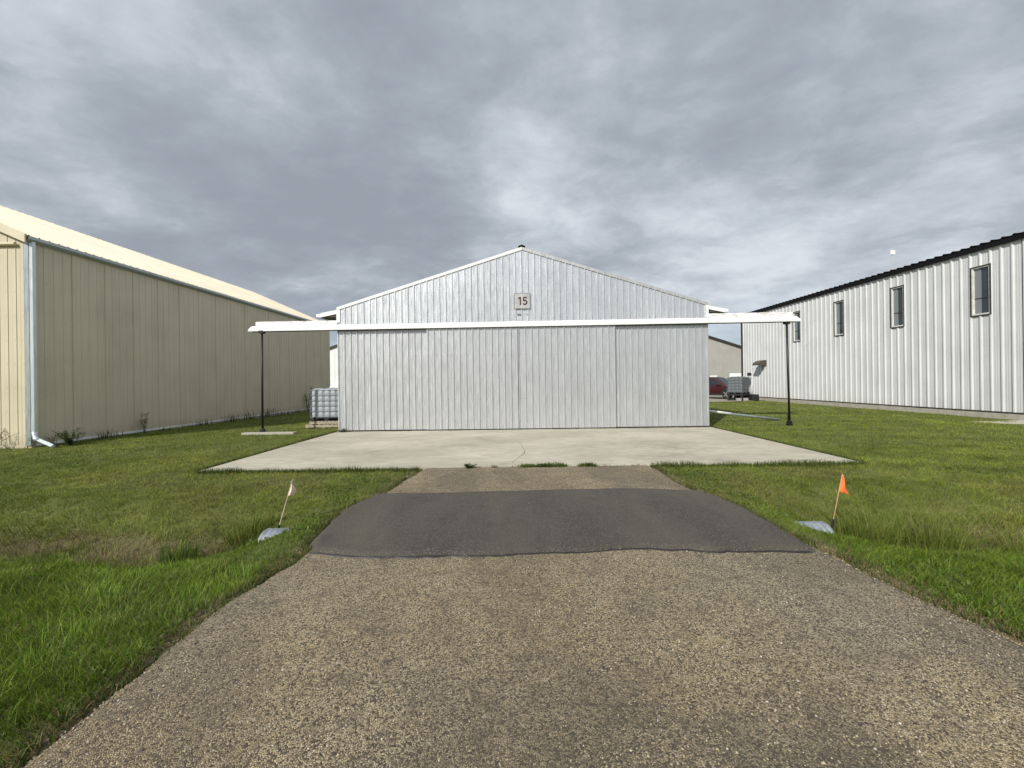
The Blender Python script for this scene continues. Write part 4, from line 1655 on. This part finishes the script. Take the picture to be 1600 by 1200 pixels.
VV, CC = [], []
for (y0, y1, dens, wmul) in ((0.7, 2.6, 8000, 0.8), (2.6, 4.2, 6500, 0.85), (4.2, 6.2, 4600, 1.0), (6.2, 9, 2600, 1.3), (9, 13, 1100, 1.9), (13, 18, 520, 2.8), (18, 27, 240, 4.0)):
    x, y = scatter(y0, y1, dens, 0)
    n = len(x)
    z = gz(x, y)
    big = vnoise(x, y, 0.55, 3)
    med = vnoise(x + 40, y - 9, 1.7, 3)
    sm = vnoise(x + 9, y + 80, 5.0, 2)
    ditch = np.clip((-z - 0.14) / 0.22, 0, 1)
    drive_d = np.minimum(np.abs(x - edge_l(y)), np.abs(x - edge_r(y)))
    near = sstep((3.9 - y) / 0.8)
    lawn = sstep((y - 5.4) / 0.6)
    h = 0.036 + 0.034 * near + 0.02 * med + 0.03 * sstep((ditch - 0.1) / 0.4)
    tuft = vnoise(x - 3, y + 5, 6.5, 2)
    h *= (0.5 + 0.9 * RNG.random(n)) * (0.45 + 1.1 * tuft)
    h = np.where(RNG.random(n) < 0.04 * (1 - lawn), h * 1.8, h)
    h *= 1 - 0.25 * sstep((0.25 - drive_d) / 0.25) * (RNG.random(n) < 0.5)
    # thin out along the dirt verge and in the bare ditch floor
    keep = RNG.random(n) > 0.62 * sstep((0.09 - drive_d) / 0.09) * (y < 7.2)
    bare = sstep((ditch - 0.5) / 0.3) * sstep((med - 0.44) / 0.12)
    bare = bare * np.where(x < 0, 1.0, 0.35)
    keep &= RNG.random(n) > 0.55 * bare
    w = (0.0034 + 0.0022 * RNG.random(n)) * wmul
    lean = np.clip(0.30 + 0.62 * RNG.random(n) + 0.1 * lawn, 0, 0.97)
    flow = 2 * pi * 1.6 * vnoise(x + 70, y + 33, 1.3, 2)
    az = np.where(RNG.random(n) < 0.6, flow + RNG.normal(0, 0.55, n), RNG.random(n) * 2 * pi)
    lush, olive, dry, far = (0.126, 0.205, 0.019), (0.184, 0.218, 0.032), (0.25, 0.20, 0.09), (0.180, 0.238, 0.029)
    t = mixc(lush, olive, np.clip(sstep((y - 3.9) / 1.2) * (0.15 + 1.0 * big), 0, 1))
    t = t * (1 - (0.75 * sstep((y - 8) / 4))[:, None]) + np.asarray(far)[None] * (0.75 * sstep((y - 8) / 4))[:, None]
    band = np.exp(-((y - 5.9) / 0.9) ** 2)
    dryness = np.clip(0.85 * bare + 0.45 * band * sstep((big - 0.42) / 0.22) + 0.30 * sstep((0.12 - drive_d) / 0.12) * (y < 7.2), 0, 0.92)
    dsel = (RNG.random(n) < dryness * 0.60 + 0.05)
    t = np.where(dsel[:, None], mixc(dry, (0.10, 0.075, 0.03), RNG.random(n)), t * (1 - 0.35 * dryness[:, None]) + np.asarray(dry)[None] * 0.35 * dryness[:, None])
    # mowing stripes: blades lie the way the mower went
    stripe = np.sin((y + 0.22 * x + 0.8 * vnoise(x, y, 0.3, 2)) * 2 * pi / 1.3) * lawn
    az = np.where(RNG.random(n) < 0.35 * lawn, np.where(stripe > 0, 0.2, pi + 0.2) + RNG.normal(0, 0.5, n), az)
    t = t * (0.55 + 0.85 * RNG.random((n, 1))) * (0.70 + 0.60 * sm[:, None]) * (0.72 + 0.56 * med[:, None]) * (0.74 + 0.5 * big[:, None])
    yel = (RNG.random(n) < 0.16)[:, None]
    t = np.where(yel, t * np.array([[1.45, 1.15, 1.3]]), t)
    P = np.stack([x, y, z - 0.008], -1)
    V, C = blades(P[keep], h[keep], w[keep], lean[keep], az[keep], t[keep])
    VV.append(V)
    CC.append(C)
# fringe creeping over the edges of drive and apron
ye = np.repeat(np.linspace(0.8, 7.1, 260), 16)
for ef, s in ((edge_l, -1), (edge_r, 1)):
    n = len(ye)
    yy = ye + RNG.normal(0, 0.02, n)
    off = np.abs(RNG.normal(0, 0.05, n)) - 0.03 - 0.06 * (vnoise(yy, yy * 0 + s * 5, 2.3, 2) > 0.55)
    x = ef(yy) + s * off
    inp = (yy > 3.5) & (yy < 5.6)
    x = np.where(inp, (patch_l(yy) if s < 0 else patch_r(yy)) + s * (off + 0.02), x)
    P = np.stack([x, yy, np.maximum(gz(x, yy), -0.06)], -1)
    h = 0.03 + 0.055 * RNG.random(n)
    t = np.where((RNG.random(n) < 0.38)[:, None], np.asarray([[0.20, 0.16, 0.07]]), np.asarray([[0.065, 0.11, 0.015]])) * (0.7 + 0.6 * RNG.random((n, 1)))
    V, C = blades(P, h, 0.004 + 0.002 * RNG.random(n), 0.4 + 0.5 * RNG.random(n), RNG.random(n) * 2 * pi, t)
    VV.append(V)
    CC.append(C)
# taller grass standing against the front edge of the apron
n = 5200
x = np.concatenate([RNG.uniform(-5.95, -1.75, n // 2), RNG.uniform(2.5, 6.5, n // 2)])
yy = 7.2 - np.abs(RNG.normal(0, 0.07, n)) - 0.01
P = np.stack([x, yy, gz(x, yy)], -1)
cl = vnoise(x, x * 0, 2.5, 2)
h = (0.05 + 0.07 * RNG.random(n)) * (0.6 + 0.8 * cl)
t = mixc((0.05, 0.09, 0.012), (0.11, 0.13, 0.03), RNG.random(n)) * (0.75 + 0.5 * RNG.random((n, 1)))
V, C = blades(P, h, 0.005 + 0.003 * RNG.random(n), 0.1 + 0.45 * RNG.random(n), RNG.random(n) * 2 * pi, t)
VV.append(V)
CC.append(C)
# sides of the apron
n = 4200
s = np.where(RNG.random(n) < 0.5, -1, 1)
yy = RNG.uniform(7.2, 12.9, n)
x = np.where(s < 0, -5.97 - np.abs(RNG.normal(0, 0.05, n)), 6.51 + np.abs(RNG.normal(0, 0.05, n)))
P = np.stack([x, yy, gz(x, yy)], -1)
V, C = blades(P, 0.04 + 0.06 * RNG.random(n), 0.008 + 0.004 * RNG.random(n), 0.2 + 0.5 * RNG.random(n), RNG.random(n) * 2 * pi,
              mixc((0.04, 0.07, 0.01), (0.12, 0.12, 0.03), RNG.random(n)))
VV.append(V)
CC.append(C)
n = 5200
yv = 1.0 + 6.0 * RNG.random(n)
sd = np.where(RNG.random(n) < 0.5, -1, 1)
xv = np.where(sd < 0, edge_l(yv) - 0.03 - np.abs(RNG.normal(0, 0.5, n)), edge_r(yv) + 0.03 + np.abs(RNG.normal(0, 0.5, n)))
kk = grass_ok(xv, yv) & (vnoise(xv, yv, 1.9, 2) > 0.52)
xv, yv = xv[kk], yv[kk]
n = len(xv)
P = np.stack([xv, yv, gz(xv, yv) + 0.005 + 0.03 * RNG.random(n)], -1)
V, C = blades(P, 0.02 + 0.03 * RNG.random(n), 0.012 + 0.010 * RNG.random(n), 0.7 + 0.28 * RNG.random(n), RNG.random(n) * 2 * pi,
              mixc((0.06, 0.115, 0.014), (0.13, 0.18, 0.03), RNG.random(n)))
VV.append(V)
CC.append(C)
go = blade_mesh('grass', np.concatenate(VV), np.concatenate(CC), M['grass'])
go['kind'] = 'stuff'
go['label'] = 'mown green grass around the driveway and between the buildings'
go['category'] = 'grass'


def clump(name, label, cat, cx_, cy_, n, rad, hmin, hmax, cols, lean=(0.1, 0.55), width=0.006, kind=None, group=None):
    a = RNG.random(n) * 2 * pi
    r = rad * np.sqrt(RNG.random(n))
    x = cx_ + r * np.cos(a)
    y = cy_ + r * np.sin(a) * 0.8
    P = np.stack([x, y, gz(x, y) - 0.01], -1)
    h = RNG.uniform(hmin, hmax, n)
    t = mixc(cols[0], cols[1], RNG.random(n)) * (0.7 + 0.6 * RNG.random((n, 1)))
    V, C = blades(P, h, width * (0.6 + 0.8 * RNG.random(n)), RNG.uniform(*lean, n), a + RNG.normal(0, 0.7, n), t)
    o = blade_mesh(name, V, C, M['leaf'])
    if kind:
        o['kind'] = kind
    return tag(o, label, cat, group)


GC = ((0.10, 0.16, 0.02), (0.20, 0.21, 0.05))
clump('tall_grass_clump', 'tall uncut grass clump in the ditch beside the orange flag', 'grass clump', 4.02, 4.42, 420, 0.30, 0.22, 0.50, GC)
clump('tall_grass_clump', 'tall seeding grass clump in the ditch, farther right of the orange flag', 'grass clump', 4.78, 4.46, 380, 0.36, 0.20, 0.44, GC)
clump('tall_grass_clump', 'wispy grass clump in the ditch near the right picture edge', 'grass clump', 5.75, 4.15, 300, 0.40, 0.14, 0.32, GC)
clump('tall_grass_clump', 'upright green reed clump in the brown left ditch', 'grass clump', -3.72, 4.22, 260, 0.17, 0.16, 0.36, ((0.05, 0.11, 0.012), (0.09, 0.14, 0.02)), (0.05, 0.3))
clump('tall_grass_clump', 'long grass clump just left of the left culvert end', 'grass clump', -3.22, 4.62, 320, 0.24, 0.16, 0.36, GC)
clump('dead_grass_clump', 'dead tan grass clump in the ditch at the far left edge', 'grass clump', -5.6, 4.5, 260, 0.55, 0.06, 0.17, ((0.08, 0.085, 0.025), (0.18, 0.145, 0.06)), (0.3, 0.9))
clump('dead_grass_clump', 'dead tan grass clump in the ditch near the left culvert end', 'grass clump', -3.45, 4.42, 300, 0.30, 0.08, 0.18, ((0.09, 0.075, 0.03), (0.20, 0.16, 0.07)), (0.3, 0.9))
clump('dead_grass_tuft', 'dry tan grass tuft over the left rim of the asphalt patch', 'grass tuft', -1.98, 3.74, 170, 0.13, 0.03, 0.08, ((0.20, 0.18, 0.07), (0.28, 0.23, 0.11)), (0.3, 0.9))


def weed(name, label, cat, cx_, cy_, h, stems, spread, leaf, cols, stemcol, z=None, per=12, group=None):
    """branching weed: thin stems with small folded leaves"""
    v, f, c = [], [], []
    z0 = float(gz(cx_, cy_)) if z is None else z

    def addq(pts, col):
        i = len(v)
        v.extend([tuple(p) for p in pts])
        f.append(tuple(range(i, i + len(pts))))
        c.extend([col] * len(pts))
    for s_ in range(stems):
        a = random.uniform(0, 2 * pi)
        b = Vector((cx_ + random.uniform(-1, 1) * spread * 0.25, cy_ + random.uniform(-1, 1) * spread * 0.15, z0 - 0.01))
        hh = h * random.uniform(0.6, 1.0)
        tip = b + Vector((cos(a) * spread * random.uniform(0.2, 1), sin(a) * spread * 0.5, hh))
        mid = b.lerp(tip, 0.5) + Vector((0, 0, hh * 0.12))
        pts = [b, b.lerp(mid, 0.5), mid, mid.lerp(tip, 0.5), tip]
        wv = 0.0035 + 0.004 * h
        for p, q in zip(pts[:-1], pts[1:]):
            for off in (Vector((wv, 0, 0)), Vector((0, wv, 0))):
                addq([p - off, p + off, q + off * 0.8, q - off * 0.8], stemcol)
        for k in range(per):
            t_ = random.uniform(0.15, 1.0)
            p = b.lerp(mid, t_ * 2) if t_ < 0.5 else mid.lerp(tip, t_ * 2 - 1)
            la = random.uniform(0, 2 * pi)
            d = Vector((cos(la), sin(la), random.uniform(-0.2, 0.6))).normalized()
            L = leaf * random.uniform(0.6, 1.3)
            sd = d.cross(Vector((0, 0, 1))).normalized() * L * 0.28
            sag = Vector((0, 0, -0.15 * L))
            k_ = random.random()
            col = tuple((cols[0][j] * (1 - k_) + cols[1][j] * k_) * random.uniform(0.7, 1.25) for j in range(3))
            m_ = p + d * L * 0.5
            addq([p, m_ + sd + sag * 0.3, p + d * L + sag, m_ - sd + sag * 0.3], col)
    loops = [i for q in f for i in q]
    col = np.array([(*q, 1.0) for q in c])
    o = np_mesh(name, np.array(v), np.array(loops), np.array([len(q) for q in f]), M['leaf'], col)
    return tag(o, label, cat, group)


GL = ((0.035, 0.07, 0.012), (0.08, 0.12, 0.022))
DK = (0.03, 0.045, 0.012)
weed('dry_shrub', 'reddish brown dry shrub against the cream gable at the far left', 'shrub', -13.95, 10.1, 0.72, 16, 0.75, 0.055, ((0.10, 0.045, 0.03), (0.16, 0.11, 0.05)), (0.07, 0.035, 0.025), per=9)
weed('leafy_weed', 'bushy green weed beyond the downspout end at the cream building', 'weed', -12.45, 10.75, 0.48, 26, 0.55, 0.085, GL, DK, per=16)
weed('leafy_weed', 'small weed behind the downspout elbow at the cream building', 'weed', -12.95, 10.75, 0.42, 6, 0.25, 0.06, GL, DK, per=10)
weed('leafy_weed', 'tall dark weed standing alone against the cream wall', 'weed', -13.02, 13.45, 0.75, 5, 0.16, 0.11, GL, DK, per=16)
weed('leafy_weed', 'tall thin weed against the cream wall just left of the tote', 'weed', -12.95, 24.0, 1.65, 6, 0.30, 0.16, GL, DK, per=18)
weed('leafy_weed', 'low green weed at the hangar left front corner', 'weed', -5.75, 12.68, 0.13, 16, 0.22, 0.05, GL, DK, z=0.0, per=10)
weed('leafy_weed', 'bushy weed alone in the gap between driveway and apron', 'weed', -0.86, 7.16, 0.13, 22, 0.16, 0.05, GL, DK, z=-0.03, per=12)
weed('dry_weed', 'small dry brown weed in the gap between driveway and apron', 'weed', -0.42, 7.16, 0.10, 10, 0.07, 0.03, ((0.16, 0.10, 0.05), (0.2, 0.15, 0.08)), (0.12, 0.08, 0.05), z=-0.03, per=6)
# low weeds in the joint and along wall feet: uncountable
vv, cc = [], []
n = 2600
x = RNG.uniform(-0.1, 2.5, n)
cl = vnoise(x, x * 0 + 7, 3.0, 2)
k = RNG.random(n) < np.clip((cl - 0.36) * 6, 0.04, 1)
x = x[k]
n = len(x)
y = 7.18 + RNG.normal(0, 0.035, n)
P = np.stack([x, y, np.full(n, -0.02)], -1)
V, C = blades(P, 0.03 + 0.08 * RNG.random(n) * np.clip(vnoise(x, x * 0 + 7, 3.0, 2) * 1.5, 0.4, 1.2), 0.014 + 0.010 * RNG.random(n), 0.3 + 0.5 * RNG.random(n), RNG.random(n) * 2 * pi,
              mixc((0.04, 0.08, 0.012), (0.11, 0.15, 0.03), RNG.random(n)) * (0.7 + 0.6 * RNG.random((n, 1))))
vv.append(V)
cc.append(C)
n = 700
x = RNG.uniform(-5.9, 6.4, n)
k = vnoise(x, x * 0 + 17, 1.6, 3) > 0.57
x = x[k]
n = len(x)
P = np.stack([x, 12.72 + RNG.normal(0, 0.012, n), np.full(n, 0.0)], -1)
V, C = blades(P, 0.02 + 0.05 * RNG.random(n), 0.012 + 0.008 * RNG.random(n), 0.3 + 0.5 * RNG.random(n), RNG.random(n) * 2 * pi,
              mixc((0.05, 0.08, 0.015), (0.13, 0.12, 0.04), RNG.random(n)))
vv.append(V)
cc.append(C)
for (yy0, wid, num, hh) in ((12.2, 0.4, 34, 0.36), (14.2, 0.3, 10, 0.20), (15.8, 0.8, 34, 0.40), (17.6, 0.5, 34, 0.48), (18.6, 0.5, 30, 0.62), (20.0, 0.7, 40, 0.7), (22.0, 1.6, 90, 0.35), (26.0, 2.0, 60, 0.4)):
    y = yy0 + RNG.normal(0, wid * 0.5, num)
    x = -13.05 + np.abs(RNG.normal(0, 0.10, num))
    P = np.stack([x, y, gz(x, y) - 0.01], -1)
    V, C = blades(P, hh * RNG.uniform(0.3, 1.0, num), 0.014 + 0.012 * RNG.random(num), 0.1 + 0.5 * RNG.random(num), RNG.random(num) * 2 * pi,
                  mixc((0.04, 0.06, 0.012), (0.10, 0.10, 0.035), RNG.random(num)))
    vv.append(V)
    cc.append(C)
o = blade_mesh('weed_fringe', np.concatenate(vv), np.concatenate(cc), M['leaf'])
o['kind'] = 'stuff'
o['label'] = 'low weeds along the wall feet and in the apron joint'
o['category'] = 'weeds'

# white clover heads scattered near the left verge
# ------------------------------------------------------------------ loose chippings on the near driveway
n = 34000
x = RNG.uniform(-3.2, 3.9, n)
y = 0.95 + 2.7 * RNG.random(n) ** 1.15
k = (x > edge_l(y) + 0.02) & (x < edge_r(y) - 0.02) & (np.abs(x) < 1.45 * y + 0.4) & (vnoise(x, y, 2.2, 3) > 0.40)
x, y = x[k], y[k]
n = len(x)
ne = 5200
ye2 = RNG.uniform(0.9, 7.0, ne)
se = np.where(RNG.random(ne) < 0.5, -1, 1)
oe = RNG.normal(-0.02, 0.07, ne)
xe = np.where(se < 0, edge_l(ye2) - oe, edge_r(ye2) + oe)
x = np.concatenate([x, xe])
y = np.concatenate([y, ye2])
n = len(x)
e = np.minimum(np.minimum(x - edge_l(y), edge_r(y) - x), 0.13) / 0.13
out = e < 0
e = np.clip(e, 0, 1)
zb = -0.085 + 0.088 * e ** 0.6 + 0.014 * (vnoise(x, y, 0.9, 2) - 0.5)
zb = np.maximum(zb, gz(x, y))
sz = 0.0028 + 0.0042 * RNG.random(n) ** 2.2
octv = np.array([(1, 0, 0), (-1, 0, 0), (0, 1, 0), (0, -1, 0), (0, 0, 0.75), (0, 0, -0.6)], float)
A = octv[None] * (0.75 + 0.5 * RNG.random((n, 6, 1)))
ang = RNG.random(n) * 2 * pi
ca, sa = np.cos(ang), np.sin(ang)
str_ = 0.7 + 0.7 * RNG.random(n)
ax = A[..., 0] * str_[:, None]
ay = A[..., 1]
V = np.stack([ax * ca[:, None] - ay * sa[:, None], ax * sa[:, None] + ay * ca[:, None], A[..., 2] + 0.1], -1) * sz[:, None, None]
V += np.stack([x, y, zb], -1)[:, None]
tri = np.array([(0, 2, 4), (2, 1, 4), (1, 3, 4), (3, 0, 4), (2, 0, 5), (1, 2, 5), (3, 1, 5), (0, 3, 5)])
loops = (np.arange(n)[:, None, None] * 6 + tri[None]).ravel()
r = RNG.random(n)
stone_c = np.where((r < 0.22)[:, None], np.array([[0.05, 0.045, 0.04]]), np.where((r < 0.72)[:, None], np.array([[0.30, 0.245, 0.155]]), np.where((r < 0.95)[:, None], np.array([[0.42, 0.355, 0.24]]), np.array([[0.50, 0.48, 0.43]]))))
stone_c = stone_c * (0.7 + 0.6 * RNG.random((n, 1)))
col = np.concatenate([np.repeat(stone_c[:, None], 6, 1), np.ones((n, 6, 1))], -1).reshape(-1, 4)
o = np_mesh('loose_chippings', V.reshape(-1, 3), loops, np.full(n * 8, 3), M['stones'], col)
o['kind'] = 'stuff'
o['label'] = 'loose tan stone chippings on the near driveway surface'
o['category'] = 'gravel'
